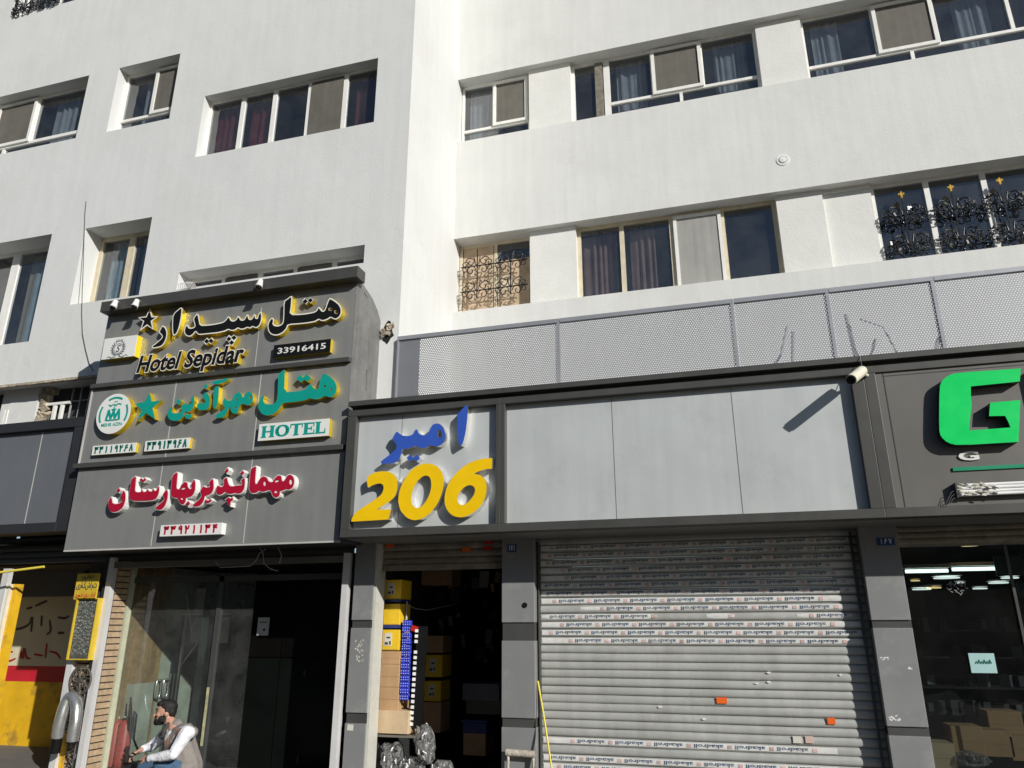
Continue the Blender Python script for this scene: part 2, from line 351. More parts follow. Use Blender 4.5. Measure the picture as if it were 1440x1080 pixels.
SLAT = mat('grey_shutter_slat', (.45, .452, .425), .45, metal=.2, var=.08, vscale=2.5, streak=.12, dirt=(.25, .24, .21), dscale=4, damt=.4)
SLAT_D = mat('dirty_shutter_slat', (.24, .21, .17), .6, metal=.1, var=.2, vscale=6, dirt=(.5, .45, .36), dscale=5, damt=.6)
TAPE = mat('white_tape', (.66, .66, .63), .45, var=.1, vscale=9, dirt=(.55, .40, .36), dscale=7, damt=.5)
TAPEINK = mat('blue_black_tape_print', (.08, .12, .19), .5, var=.5, vscale=14, dirt=(.35, .36, .38), dscale=5, damt=.8)
ORANGE = mat('orange_sticker', (.75, .12, .01), .5, var=.1)
BRICK = mat('tan_brick', (.40, .285, .175), .85, var=.25, vscale=18, bump=.004, bscale=80, dirt=(.5, .42, .3), dscale=8, damt=.3)
MORTAR = mat('dark_mortar', (.05, .042, .035), .95, var=.3, vscale=20)
PALEGREEN = mat('pale_green_post', (.52, .53, .38), .5, var=.12, vscale=8, streak=.2)
BROWNW = mat('brown_panelling', (.30, .20, .10), .55, var=.3, vscale=9, streak=.5)
GREENW = mat('grey_green_board', (.27, .30, .25), .6, var=.25, vscale=4, dirt=(.30, .22, .10), dscale=2.5, damt=.7)
ALUW = mat('white_aluminium_post', (.70, .69, .68), .4, metal=.15, var=.06, streak=.15)
CARD = mat('brown_cardboard', (.46, .285, .145), .8, var=.1, vscale=6, bump=.001, bscale=60)
CARDL = mat('pale_cardboard', (.58, .43, .26), .8, var=.1, vscale=6)
BOXY = mat('yellow_carton', (.78, .50, .02), .5, var=.06, vscale=6)
BOXB = mat('blue_carton', (.02, .035, .16), .5, var=.1)
PAPER = mat('printed_paper', (.62, .60, .52), .6, var=.06)
INK = mat('dark_print', (.05, .05, .05), .6, var=.2)
BLUEP = mat('blue_blister_pack', (.03, .05, .52), .35, var=.25, vscale=25)
WHITEP = mat('white_plastic', (.82, .82, .80), .35, var=.06)
REDP = mat('red_plastic', (.45, .02, .015), .4, var=.2)
BAG = bagmat('clear_plastic_bag')
ALUF = mat('aluminium_foil_duct', (.60, .60, .58), .28, metal=.8, var=.12, vscale=12, rvar=.1)
YPAINT = mat('yellow_wall_paint', (.72, .42, .012), .6, var=.12, vscale=4, dirt=(.16, .10, .045), dscale=2.6, damt=.95)
WPAINT = mat('cream_wall_paint', (.62, .57, .40), .6, var=.08, vscale=4)
RPAINT = mat('red_wall_paint', (.50, .012, .03), .55, var=.08)
YSIGN = mat('yellow_board', (.58, .41, .03), .55, var=.12, vscale=8)
CHALK = mat('chalkboard', (.075, .08, .07), .75, var=.45, vscale=16)
CHALKW = mat('chalk_writing', (.27, .28, .25), .8, var=.3, vscale=30)
YPOLE = mat('yellow_plastic_pole', (.72, .60, .08), .4, var=.06)
PLATEB = mat('blue_enamel', (.01, .06, .22), .35, var=.1)
LAMPM = mat('white_lamp_housing', (.72, .71, .66), .4, var=.06)
CCTV = mat('cream_camera_housing', (.66, .62, .50), .4, var=.1, vscale=14, dirt=(.3, .27, .2), dscale=12, damt=.4)
WIRE = mat('grey_cable', (.10, .10, .10), .6, var=.1)
WIREW = mat('pale_cable', (.45, .44, .42), .6, var=.1)
TUBE_L = emit('lit_fluorescent', (.85, 1.0, .95), 3.0)
WARM_L = emit('warm_lamp', (1.0, .75, .35), 1.6)
COOL_L = emit('cool_lamp', (.9, 1.0, .97), 1.8)
ASPH = mat('asphalt', (.055, .055, .055), .9, var=.2, vscale=4, bump=.004, bscale=90)
PAVE = mat('pavement_slabs', (.15, .145, .135), .85, var=.15, vscale=2, bump=.003, bscale=60)
KERB = mat('kerb_stone', (.32, .31, .29), .85, var=.12)
CEIL = mat('soffit_sheet', (.16, .155, .14), .6, var=.15)
SKIN = mat('skin', (.46, .25, .17), .5, var=.08, vscale=30)
SHIRT = mat('white_shirt', (.76, .77, .80), .8, var=.05, vscale=20, bump=.03, bscale=11)
VEST = mat('taupe_padded_vest', (.215, .19, .172), .75, var=.1, vscale=20, bump=.03, bscale=9)
VESTD = mat('charcoal_vest_lining', (.05, .045, .043), .8, var=.2)
JEANS = mat('blue_jeans', (.06, .12, .20), .85, var=.25, vscale=16, bump=.004, bscale=30)
HAIR = mat('black_hair', (.008, .0065, .006), .7, var=.4, vscale=40, bump=.006, bscale=60)

def perforated():
    m = bpy.data.materials.new('perforated_metal'); m.use_nodes = True; nt = m.node_tree; L = nt.links.new; b = nt.nodes['Principled BSDF']
    b.inputs['Base Color'].default_value = (.30, .31, .335, 1); b.inputs['Roughness'].default_value = .45; b.inputs['Metallic'].default_value = .25
    geo = nd(nt, 'ShaderNodeNewGeometry'); sep = nd(nt, 'ShaderNodeSeparateXYZ'); L(geo.outputs['Position'], sep.inputs[0])
    def M(op, a, b_=None, c=None):
        n = nd(nt, 'ShaderNodeMath', operation=op)
        for i, v in enumerate((a, b_, c)):
            if v is None: continue
            if isinstance(v, (int, float)): n.inputs[i].default_value = v
            else: L(v, n.inputs[i])
        return n.outputs[0]
    p, q, r = .027, .0235, .0087
    row = M('FLOOR', M('DIVIDE', sep.outputs[2], q))
    sh = M('MULTIPLY', M('FLOORED_MODULO', row, 2.0), .5)
    u = M('MULTIPLY', M('SUBTRACT', M('FRACT', M('ADD', M('DIVIDE', sep.outputs[0], p), sh)), .5), p)
    w = M('MULTIPLY', M('SUBTRACT', M('FRACT', M('DIVIDE', sep.outputs[2], q)), .5), q)
    d = M('SQRT', M('ADD', M('MULTIPLY', u, u), M('MULTIPLY', w, w)))
    a = M('GREATER_THAN', d, r); L(a, b.inputs['Alpha'])
    return m
PERF = perforated()

# ------------------------------------------------------------------ ground (not seen in the photograph, but the street stands on it)
MB().box(-60, 60, 6.2, 60, -.6, 0).build('pavement', PAVE, kind='structure')
MB().box(-60, 60, -60, 6.03, -.7, -.14).build('road', ASPH, kind='structure')
MB().box(-60, 60, 6.03, 6.2, -.6, .004).build('kerb', KERB, kind='structure')
# the other side of the street: seen only as a dim reflection in the shop glass
opp = thing('street_building', (-8, -13, 0), 'long tan building across the street, seen only as a dim reflection in the shop glass', 'building')
m_ = MB(); m_.box(-55, 14, -23, -13, -.15, 9.5); m_.build('wall', mat('tan_render', (.22, .19, .15), .85, var=.15), opp)
ow_ = mat('dark_opposite_window', (.03, .035, .04), .2)
for k_ in range(20):
    for z_ in (3.8, 6.6): m_ = MB(); m_.box(-52+k_*3.3, -50.2+k_*3.3, -13.03, -12.98, z_, z_+1.5); m_.build('window', ow_, opp)

# ------------------------------------------------------------------ the two upper facades
YL, YR, YS, YF, YP = 8.1, 10.0, 7.4, 7.3, 7.95
XC = -3.825
def wall_mesh(mb, x0, x1, z0, z1, Y, holes, depth, mi=0):
    """front sheet at y=Y with rectangular openings (x0,x1,z0,z1,depth) and their reveals"""
    xs = sorted({x0, x1, *[h[0] for h in holes], *[h[1] for h in holes]}); zs = sorted({z0, z1, *[h[2] for h in holes], *[h[3] for h in holes]})
    xs = [x for x in xs if x0 <= x <= x1]; zs = [z for z in zs if z0 <= z <= z1]
    for i in range(len(xs)-1):
        for j in range(len(zs)-1):
            cx, cz = (xs[i]+xs[i+1])/2, (zs[j]+zs[j+1])/2
            if any(h[0] < cx < h[1] and h[2] < cz < h[3] for h in holes): continue
            mb.quad((xs[i], Y, zs[j]), (xs[i+1], Y, zs[j]), (xs[i+1], Y, zs[j+1]), (xs[i], Y, zs[j+1]), mi)
    for h in holes:
        a, b, c, d = h[:4]; e = Y+(h[4] if len(h) > 4 else depth)
        a0, b0 = max(a, x0), min(b, x1)
        mb.quad((a0, Y, c), (b0, Y, c), (b0, e, c), (a0, e, c), mi); mb.quad((a0, e, d), (b0, e, d), (b0, Y, d), (a0, Y, d), mi)
        if a > x0: mb.quad((a, Y, c), (a, e, c), (a, e, d), (a, Y, d), mi)
        if b < x1: mb.quad((b, e, c), (b, Y, c), (b, Y, d), (b, e, d), mi)

def curtain(mb, x0, x1, z0, z1, y, amp=.03, per=.11, mi=0, slope=0.0):
    n = max(6, int((x1-x0)/per*8)); ph = random.random()*6
    top = []; bot = []
    for i in range(n+1):
        u = i/n; x = x0+(x1-x0)*u; yy = y+amp*(.6+.4*math.sin(x*17+ph))*math.sin(2*math.pi*(x-x0)/per+ph+math.sin(x*9)*1.8+math.sin(x*23+ph)*.9)
        top.append((x, yy, z1)); bot.append((x+slope*u*(1 if slope > 0 else 1), yy*1.0+.01*math.sin(x*31), z0))
    mb.add(bot+top, [(i, i+1, i+n+2, i+n+1) for i in range(n)], mi, True)

def window(parent, x0, x1, z0, z1, Y, splits, transom=None, sash=None, nets=(), low=None, curtains=(), frame=PVC, t=.045, mw=.05, label=None, room=.7, low_t=None):
    """splits: fractions of the mullions; transom: fraction of height; sash: index of a projecting casement; nets: panes with insect net"""
    m = MB(); W, H = x1-x0, z1-z0; y0, y1 = Y, Y+.06
    m.box(x0, x1, y0, y1, z1-t, z1); m.box(x0, x1, y0, y1, z0, z0+t*.7)
    m.box(x0, x0+t, y0, y1, z0+t*.7, z1-t); m.box(x1-t, x1, y0, y1, z0+t*.7, z1-t)
    zb = z0+t*.7
    if transom:
        zt = z0+H*transom; m.box(x0+t, x1-t, y0-.004, y1-.004, zt-mw/2, zt+mw/2)
        for f in (low or ()): m.box(x0+W*f-mw/2, x0+W*f+mw/2, y0+.002, y1-.002, zb, zt-mw/2)
        zb = zt+mw/2
    ed = [x0+t]+[x0+W*f for f in splits]+[x1-t]
    for f in splits: m.box(x0+W*f-mw/2, x0+W*f+mw/2, y0+.002, y1-.002, zb, z1-t)
    w = m.build('window', frame, parent, label=label)
    g = MB(); g.quad((x0+.01, Y+.03, z0+.01), (x1-.01, Y+.03, z0+.01), (x1-.01, Y+.03, z1-.01), (x0+.01, Y+.03, z1-.01)); g.build('glass', GLASS, w)
    if sash is not None:
        for k in (sash if isinstance(sash, (list, tuple)) else [sash]):
            s = MB(); a, b = ed[k]-.005, ed[k+1]+.005; c, d = zb-.02, z1-t+.01; f = .055; tilt = .05
            for (xa, xb, za, zc) in ((a, b, c, c+f), (a, b, d-f, d), (a, a+f, c+f, d-f), (b-f, b, c+f, d-f)):
                s.box(xa, xb, Y-.035, Y-.002, za, zc)
            s.build('sash', frame, w)
    for k in nets:
        s = MB(); s.box(ed[k]+.03, ed[k+1]-.03, Y-.012, Y+.012, zb+.02, z1-t-.02); s.build('insect_screen', NET, w)
    for (fa, fb, mt, amp) in curtains:
        s = MB(); curtain(s, x0+W*fa, x0+W*fb, z0+.02, z1-.03, Y+.17, amp); s.build('curtain', mt, w)
    r = MB(); yb = Y+room
    r.quad((x0, yb, z0), (x1, yb, z0), (x1, yb, z1), (x0, yb, z1)); r.quad((x0, Y+.06, z1), (x0, yb, z1), (x1, yb, z1), (x1, Y+.06, z1))
    r.quad((x0, Y+.06, z0), (x1, Y+.06, z0), (x1, yb, z0), (x0, yb, z0)); r.quad((x0, Y+.06, z0), (x0, yb, z0), (x0, yb, z1), (x0, Y+.06, z1)); r.quad((x1, Y+.06, z0), (x1, Y+.06, z1), (x1, yb, z1), (x1, yb, z0))
    r.build('interior', ROOM, w)
    return w

hotel = thing('hotel_building', (-7, YL, 0), 'grey white rendered building block on the left that juts out above the hotel signs', 'building', 'white rendered buildings')
def rect(tl, tr, bl, br, Y):
    q = [P(*p, Y) if p else None for p in (tl, tr, bl, br)]
    def av(i, ks): v = [q[k][i] for k in ks if q[k] is not None]; return sum(v)/len(v)
    return av(0, (0, 2)) if (q[0] or q[2]) else None, av(0, (1, 3)) if (q[1] or q[3]) else None, av(2, (0, 1)), av(2, (2, 3))
def hole(tl, tr, bl, br, Y, x0=None, x1=None, depth=.17):
    a, b, c, d = rect(tl, tr, bl, br, Y); return (x0 if a is None else a, x1 if b is None else b, d, c, depth)
hA = hole((288.75, 135), (531.5, 81.5), (273.75, 220), (526, 172.5), YL, depth=.16)
hB = hole((168, 96), (253, 75), (149, 186), (239, 166), YL, depth=.2)
hC = hole(None, (125, 106), None, (107, 194), YL, x0=-12.2, depth=.2)
hD = hole(None, (72.5, 329), None, (41, 480), YL, x0=-11.6, depth=.33)
hE = hole((121, 321), (213, 305.5), (97.5, 427.5), (196, 416), YL, depth=.33)
hF = hole((252, 382), (513, 345), None, None, YL, depth=.25) if False else (X_(252, 382, YL), X_(513, 345, YL), hE[2], Z_(380, 364, YL), .25)
zG = Z_(15, 25, YL)
hG = (X_(15, 25, YL), X_(15, 25, YL)+2.6, zG, zG+1.3, .2)
w = MB()
ZT = 14.5
wall_mesh(w, -16, XC, 5.14, ZT, YL, [hA, hB, hC, hD, hE, hF, hG], .2)
w.quad((XC, YL, 4.0), (XC, 13, 4.0), (XC, 13, ZT), (XC, YL, ZT))                 # flank that looks down the street
wall_mesh(w, -7.7, XC, 2.7, 5.14, YL, [], .2)
w.quad((-16, YL, 5.14), (-16, 8.55, 5.14), (-7.7, 8.55, 5.14), (-7.7, YL, 5.14))  # underside of the overhang
w.quad((-7.7, YL, 2.7), (-7.7, YL, 5.14), (-7.7, 8.55, 5.14), (-7.7, 8.55, 2.7))
w.quad((-16, YL, ZT), (XC, YL, ZT), (XC, 13, ZT), (-16, 13, ZT))
w.build('wall', STUC_L, hotel)
# thin cracked lip along the underside
w = MB(); xl = -16.0
for k in range(40):
    xa, xb = -11.2+k*.085, -11.2+(k+1)*.085
    if xb > -8.1: break
    w.box(xa, xb, YL-.012-random.random()*.008, YL+.05, 5.10+random.random()*.012, 5.142)
w.build('cornice', PLAST, hotel)

W_, H_ = hA[1]-hA[0], hA[3]-hA[2]
window(hotel, hA[0], hA[1], hA[2], hA[3], YL+.16, (.205, .395, .60, .80), nets=(3,), curtains=((.02, .19, CUR_R, .03), (.22, .37, CUR_R, .03), (.84, .97, CUR_R, .025)), mw=.075, t=.035)
window(hotel, hB[0], hB[1], hB[2], hB[3], YL+.2, (.52,), transom=.26, sash=1, nets=(1,), curtains=((.25, .6, CUR_G, .03),))
fC = lambda px: (X_(px, 150, YL+.2)-hC[0])/(hC[1]-hC[0])
window(hotel, hC[0], hC[1], hC[2], hC[3], YL+.2, (fC(3), fC(53)), transom=.25, sash=1, nets=(1,), low=(fC(20),), curtains=((fC(70), fC(98), CUR_G, .03),), mw=.06)
fD = lambda px: (X_(px, 400, YL+.33)-hD[0])/(hD[1]-hD[0])
window(hotel, hD[0], hD[1], hD[2], hD[3], YL+.33, (fD(-40), fD(15)), curtains=((fD(26), fD(36), CUR_C, .004), (fD(36), fD(50), CUR_B, .03)), mw=.16, t=.05)
window(hotel, hE[0], hE[1], hE[2], hE[3], YL+.33, (.5,), curtains=((.05, .46, CUR_B, .03), (.54, .72, CUR_B, .03)), mw=.12, t=.07, frame=CREAM)
window(hotel, hF[0], hF[1], hF[2], hF[3], YL+.25, (.2, .4, .6, .8), nets=(1, 3), mw=.085, t=.05, curtains=((.05, .15, CUR_G, .03),))
window(hotel, hG[0], hG[1], hG[2], hG[3], YL+.2, (.33, .66), curtains=((.1, .3, CUR_G, .03), (.4, .6, CUR_G, .03)))
# shop-level back wall, left part: mezzanine strip under the overhang
YM = 8.45
mz = MB(); px0, px1 = X_(15, 560, YM), X_(64, 560, YM)
mz.box(px0, px1, YM-.12, YM, 2.7, 5.14)
mz.build('mezzanine_pier', STUC_R, hotel)
mz = MB()
for k in range(26):
    a = random.random(); z = 4.2+a*.95; mz.obox((px1+.03+random.random()*.10*(.3+a), YM-.07+random.random()*.06, z), (.12, .09, .10), (random.random(), random.random(), random.random()))
mz.build('broken_plaster', PLAST, hotel)
mz = MB(); mz.box(-16, px0-.002, YM+.02, YM+.05, 2.7, 5.14); mz.box(px1+.002, -7.7, YM+.05, YM+.08, 2.7, 5.14)
mz.build('mezzanine_glazing', ROOM, hotel)
mz = MB()
for x in [X_(a, 560, YM-.15) for a in (-14, 8, 38-26)]+[X_(81, 560, YM-.1), X_(91, 560, YM-.1)]:
    mz.box(x-.022, x+.022, YM-.13, YM-.09, 3.4, 4.82)
zb = Z_(88, 566, YM-.1)
mz.box(-12, px0, YM-.088, YM-.06, zb-.10, zb-.06); mz.box(px1-.02, X_(98, 560, YM-.1), YM-.088, YM-.06, zb-.02, zb+.02)
mz.build('white_bar', PVC, hotel)
mz = MB()
for k in range(7): x = X_(100, 560, YM-.05)+k*.16; mz.box(x-.008, x+.008, YM-.04, YM-.02, 3.2, 5.1)
for z in (4.35, 4.62, 4.9): mz.box(px1, -7.7, YM-.02, YM-.005, z-.006, z+.006)
mz.build('thin_bar', ALU_G, hotel)
# cable and hole on the left facade
cb = MB(); pts = [P(a, b, YL-.012) for a, b in ((121, 283), (119.5, 300), (118, 340), (117, 375), (115.5, 410), (115, 440), (116, 470), (120, 490), (125, 510), (131, 522))]
cb.tube(pts, .006, 5); tag(cb.build('facade_cable', WIRE), 'thin dark cable hanging down the grey wall left of the upper hotel sign', 'cable')
cb = MB(); hc = P(545, 468, YL)
blob = [(hc.x+.10*math.cos(t)*(.55+.6*random.random()), hc.z+.15*math.sin(t)*(.6+.6*random.random())) for t in [2*math.pi*k/16 for k in range(16)]]
cb.prism(blob, YL-.004, YL+.02); cb.build('wall_hole', HOLE, hotel)
cb = MB()
for k in range(9): cb.obox((hc.x+random.uniform(-.07, .09), YL-.02, hc.z+random.uniform(-.14, .1)), (.05, .04, .05), (random.random()*3, random.random()*3, 0))
cb.build('wall_rubble', PLAST, hotel)

apt = thing('apartment_building', (0, YR, 0), 'warm white rendered building set back on the right with two long window bands', 'building', 'white rendered buildings')
bz = [(9.515, 10.82), (6.353, 7.655)]
w = MB(); rec = .12
wall_mesh(w, XC, 9, 3.9, ZT, YR, [(XC+.0, 12, bz[0][0], bz[0][1], .6), (XC+.0, 12, bz[1][0], bz[1][1], .6)], rec)
w.quad((XC, YR, ZT), (9, YR, ZT), (9, 13, ZT), (XC, 13, ZT)); w.quad((9, YR, 3.9), (9, 13, 3.9), (9, 13, ZT), (9, YR, ZT))
w.build('wall', STUC_R, apt)
Yi = YR+rec
def zr(band): return bz[band]
def win(band, x0, x1, *a, **k): return window(apt, x0, x1, bz[band][0], bz[band][1], YR+rec+k.pop('dy', .10), *a, **k)
U = lambda px, py: X_(px, py, Yi)
xa0, xa1, xa2, xa3, xa4 = XC+.01, U(744, 150), U(803, 140), U(1067, 80), U(1130, 62)
xb1, xb2, xb3, xb3b, xb4 = U(745.5, 380), U(811, 370), U(1098, 335), U(1163, 320), U(1233, 310)
for bx_ in ((xa1, xa2, Yi, Yi+.3, bz[0][0], bz[0][1]), (xa3, xa4, Yi, Yi+.3, bz[0][0], bz[0][1]), (xb1, xb2, Yi, Yi+.3, bz[1][0], bz[1][1]), (xb3, xb3b, Yi, Yi+.3, bz[1][0], bz[1][1])):
    m = MB(); m.box(*bx_); m.build('infill_panel', STUC_I, apt)
m = MB(); m.box(xb3b+.002, xb4, Yi+.06, Yi+.3, bz[1][0], bz[1][1]-.06); m.box(xb3b+.002, xb4, Yi+.03, Yi+.3, bz[1][1]-.058, bz[1][1]); m.build('infill_panel', STUC_I, apt)
win(0, xa0, xa1, (.47,), transom=.27, sash=1, nets=(1,), curtains=((.08, .45, CUR_G, .02), (.5, .56, CUR_G, .02)))
W2 = xa3-xa2; f2 = (U(853, 120)-xa2)/W2
xs = xa2+W2*f2
win(0, xa2, xs-.001, (), t=.055, curtains=())
m = MB(); m.box(xs-.20, xs-.07, YR+rec+.075, YR+rec+.098, bz[0][0]+.05, bz[0][1]-.06); m.build('wood_strip', WOODW, apt)
win(0, xs, xa3, (.31, .64), transom=.29, sash=1, nets=(1,), low=(.49,), curtains=((.06, .26, CUR_G, .03), (.72, .92, CUR_G, .03)))
win(0, xa4, xa4+3.3, (.315, .565, .86), transom=.27, sash=1, nets=(1,), low=(.45,), curtains=((.05, .17, CUR_G, .03), (.66, .8, CUR_G, .03)))
# lower band
L1 = win(1, xa0, xb1, (.50,), t=.05, frame=CREAM, dy=.16, room=.5)
m = MB(); a, b = xa0+.06, xb1-.06; md = (a+b)/2
m.box(a, md-.04, YR+rec+.175, YR+rec+.183, bz[1][0]+.05, bz[1][1]-.05); m.box(md+.04, b, YR+rec+.175, YR+rec+.183, bz[1][0]+.05, bz[1][1]-.35)
m.build('shutter_board', PEACH, L1)
W2 = xb3-xb2
win(1, xb2, xb3, (.235, .49, .74), nets=(), frame=CREAM, t=.06, mw=.07, curtains=((.02, .2, CUR_P, .04), (.27, .40, CUR_P, .04)))
m = MB(); a, b = xb2+W2*.50, xb2+W2*.735
for (xa, xb_, za, zc) in ((a, b, bz[1][0]+.03, bz[1][0]+.08), (a, b, bz[1][1]-.11, bz[1][1]-.06), (a, a+.05, bz[1][0]+.08, bz[1][1]-.11), (b-.05, b, bz[1][0]+.08, bz[1][1]-.11)): m.box(xa, xb_, YR+rec+.06, YR+rec+.097, za, zc)
m.build('sliding_sash', PVC, apt)
m = MB(); m.box(a+.05, b-.05, YR+rec+.075, YR+rec+.085, bz[1][0]+.08, bz[1][1]-.11); m.build('insect_screen', mat('pale_insect_net', (.34, .335, .31), .8, var=.08, streak=.2), apt)
win(1, xb4, xb4+2.15, (.335, .665), t=.05, mw=.07)
m = MB(); m.box(xa4+3.301, 9, Yi, Yi+.3, bz[0][0], bz[0][1]); m.build('infill_panel', STUC_I, apt)
m = MB(); m.box(xb4+2.151, 9, Yi, Yi+.3, bz[1][0], bz[1][1]); m.build('infill_panel', STUC_I, apt)

# round vent on the right facade
c = P(1101, 225, YR-.0)
v = thing('wall_vent', c, 'small round white vent on the blank white wall between the two right window rows', 'vent')
m = MB(); m.disc((c.x, YR+.01, c.z), (0, -1, 0), .098, .02, 28, r2=.09); m.build('outer_ring', WHITEP, v)
m = MB(); m.disc((c.x, YR-.011, c.z), (0, -1, 0), .062, .004, 24); m.build('inner_ring', ALU_G, v)
m = MB(); m.disc((c.x, YR-.0155, c.z), (0, -1, 0), .05, .005, 24, r2=.044); m.disc((c.x, YR-.021, c.z), (0, -1, 0), .016, .004, 14); m.build('cap', WHITEP, v)

# ------------------------------------------------------------------ window grilles
def spiral(cx, cz, r, a0, turns, sgn, y, n=16):
    return [(cx+r*(1-.72*k/n)*math.cos(a0+sgn*turns*2*math.pi*k/n), y-.015*math.sin(k), cz+r*(1-.72*k/n)*math.sin(a0+sgn*turns*2*math.pi*k/n)) for k in range(n+1)]
def rosette(mb, cx, cz, y, W, H, r=.008, dense=False):
    for sx in (-1, 1):
        for sz in (-1, 1):
            mb.tube(spiral(cx+sx*W*.20, cz+sz*H*.22, H*.26, math.pi/2*(1-sz) if sx > 0 else math.pi/2*(1+sz), 1.15, sx*sz, y), r, 5)
            mb.tube(spiral(cx+sx*W*.37, cz+sz*H*.12, H*.17, 0 if sx < 0 else math.pi, 1.1, -sx*sz, y-.006), r*.9, 5)
            if dense:
                for k in range(3):
                    a = random.random()*6.28; lx, lz = cx+sx*W*(.08+.33*random.random()), cz+sz*H*.34*random.random()
                    mb.obox((lx, y-.02-.02*random.random(), lz), (.055, .006, .028), (random.random()-.5, a, random.random()-.5))
        mb.tube([(cx+sx*W*.05, y-.01, cz+H*.05), (cx+sx*W*.09, y-.02, cz+H*.42), (cx+sx*W*.13, y-.01, cz+H*.50)], [r, r, r*.4], 5)
    mb.disc((cx, y+.01, cz), (0, -1, 0), .022, .03, 10)
def fleur(mb, cx, cz, y, s, mi=0):
    pl = [(0, 1), (.16, .72), (.15, .45), (.32, .62), (.5, .55), (.5, .30), (.38, .22), (.40, .36), (.28, .30), (.12, .12), (.24, .10), (.24, .0), (.10, .0), (.16, -.3), (0, -.42)]
    poly = [(cx+a*s, cz+b*s) for a, b in pl]+[(cx-a*s, cz+b*s) for a, b in pl[-2:0:-1]]
    mb.prism(poly, y-.012, y+.012, mi)
def grille(xc, W, zlist, z0, z1, y, label, gold=None, dense=False, group=None, xbar=None, nclus=1):
    g = thing('window_grille', (xc, y, z0), label, 'window grille', group)
    m = MB()
    for z in zlist: m.box(xc-W/2, xc+W/2, y-.006, y+.006, z-.008, z+.008)
    m.build('rail', IRON, g)
    m = MB()
    for k in range(nclus):
        cx = xc+W*((k+.5)/nclus-.5)
        m.box(cx-.008, cx+.008, y-.008, y+.008, z0, z1)
    m.build('bar', IRON, g)
    for z in zlist:
        for k in range(nclus):
            m = MB(); rosette(m, xc+W*((k+.5)/nclus-.5), z, y, W/nclus, .33 if dense else .34, .0104 if dense else .0085, dense); m.build('scrollwork', IRON, g)
    if gold is not None:
        m = MB()
        for k in range(nclus): fleur(m, xc+W*((k+.5)/nclus-.5), gold, y-.01, .08)
        m.build('finial', GOLD, g)
    return g
yg = YR+rec+.0
gp = 'black iron window grilles'
for (px, lab) in ((1272, 'black iron grille with gold fleur tip over the left pane of the right grilled window'), (1344, 'black iron grille with gold fleur tip over the middle pane of the right grilled window'), (1416, 'black iron grille with gold fleur tip over the right pane at the photo edge')):
    xc = X_(px, 300, yg); zt, zm, zl = Z_(1272, 276, yg), Z_(1275, 302, yg), Z_(1275, 344, yg)
    grille(xc, .60, [zm, zl], zl-.03, zt-.05, yg, lab, gold=zt+.0, dense=True, group=gp)
xc = (X_(645, 400, yg)+X_(745, 380, yg))/2
grille(xc, 1.12, [Z_(690, 371, yg), Z_(690, 406, yg)], bz[1][0]+.25, bz[1][1]-.18, yg, 'black iron scroll grille over the small peach boarded window at the inner corner', group=gp, nclus=2)
yg2 = YL-.03
g = grille(hG[0]+.62, 1.2, [hG[2]+.10, hG[2]+.5], hG[2]-.02, hG[2]+.9, yg2, 'black iron grille on the window cut off by the top left photo corner', dense=True, group=gp, nclus=2)
m = MB(); xg = hG[0]+.10; m.box(xg-.014, xg+.014, yg2-.014, yg2+.014, hG[2]-.02, hG[2]+1.0); m.build('end_post', IRON, g)

# ------------------------------------------------------------------ hotel signs (three stacked light boxes)
XSL, XSR = -7.86, -4.095
def seams(mb, xs, z0, z1, Y, mi=0, w=.012):
    for x in xs: mb.box(x-w/2, x+w/2, Y-.003, Y+.01, z0, z1, mi)
def shell(name, loc, label, cat='sign', group=None): return thing(name, loc, label, cat, group)
GH = 'signs of the three hotels stacked above the glass entrance'
z1t, z1b, z2b, z3b = 5.72, 4.665, 3.60, 2.555
s1 = shell('hotel_sign', (-6, YS, z1b), 'upper grey hotel sign with black Persian lettering, a black star and yellow letter sides', group=GH)
s2 = shell('hotel_sign', (-6, YS, z2b), 'middle grey hotel sign with teal lettering, a teal star and a round white emblem', group=GH)
s3 = shell('hotel_sign', (-6, YS, z3b), 'lower grey hotel sign with crimson white edged Persian lettering', group=GH)
sx1, sx2 = X_(300, 470, YS), X_(385, 450, YS)
for s, za, zb, m_, xl in ((s1, z1b+.03, z1t, 0, XSL+.02), (s2, z2b+.03, z1b-.03, 0, XSL-.0), (s3, z3b, z2b-.03, 0, XSL+.0)):
    m = MB(); m.box(xl, XSR, YS, YS+.045, za, zb); m.build('panel', SIGN_G, s)
m = MB(); xq = X_(365, 480, YS); seams(m, [X_(367, 440, YS)], z1b+.04, Z_(367, 433, YS)-.0, YS, w=.008); m.build('seam', SEAM, s1)
m = MB(); seams(m, [X_(247, 545, YS), X_(366, 540, YS)], z2b+.04, z1b-.04, YS, w=.012); m.build('seam', SEAM, s2)
m = MB(); seams(m, [X_(228, 660, YS), X_(349, 700, YS)], z3b+.005, z2b-.03, YS, w=.010); m.build('seam', SEAM, s3)
# silver flank: slanted top towards the wall
def flank(mb, x, za, zb, top_back=None):
    mb.quad((x, YS, za), (x, YL, za), (x, YL, top_back if top_back else zb), (x, YS, zb))
pb = P(541, 452, YL)
m = MB()
zq = pb.z
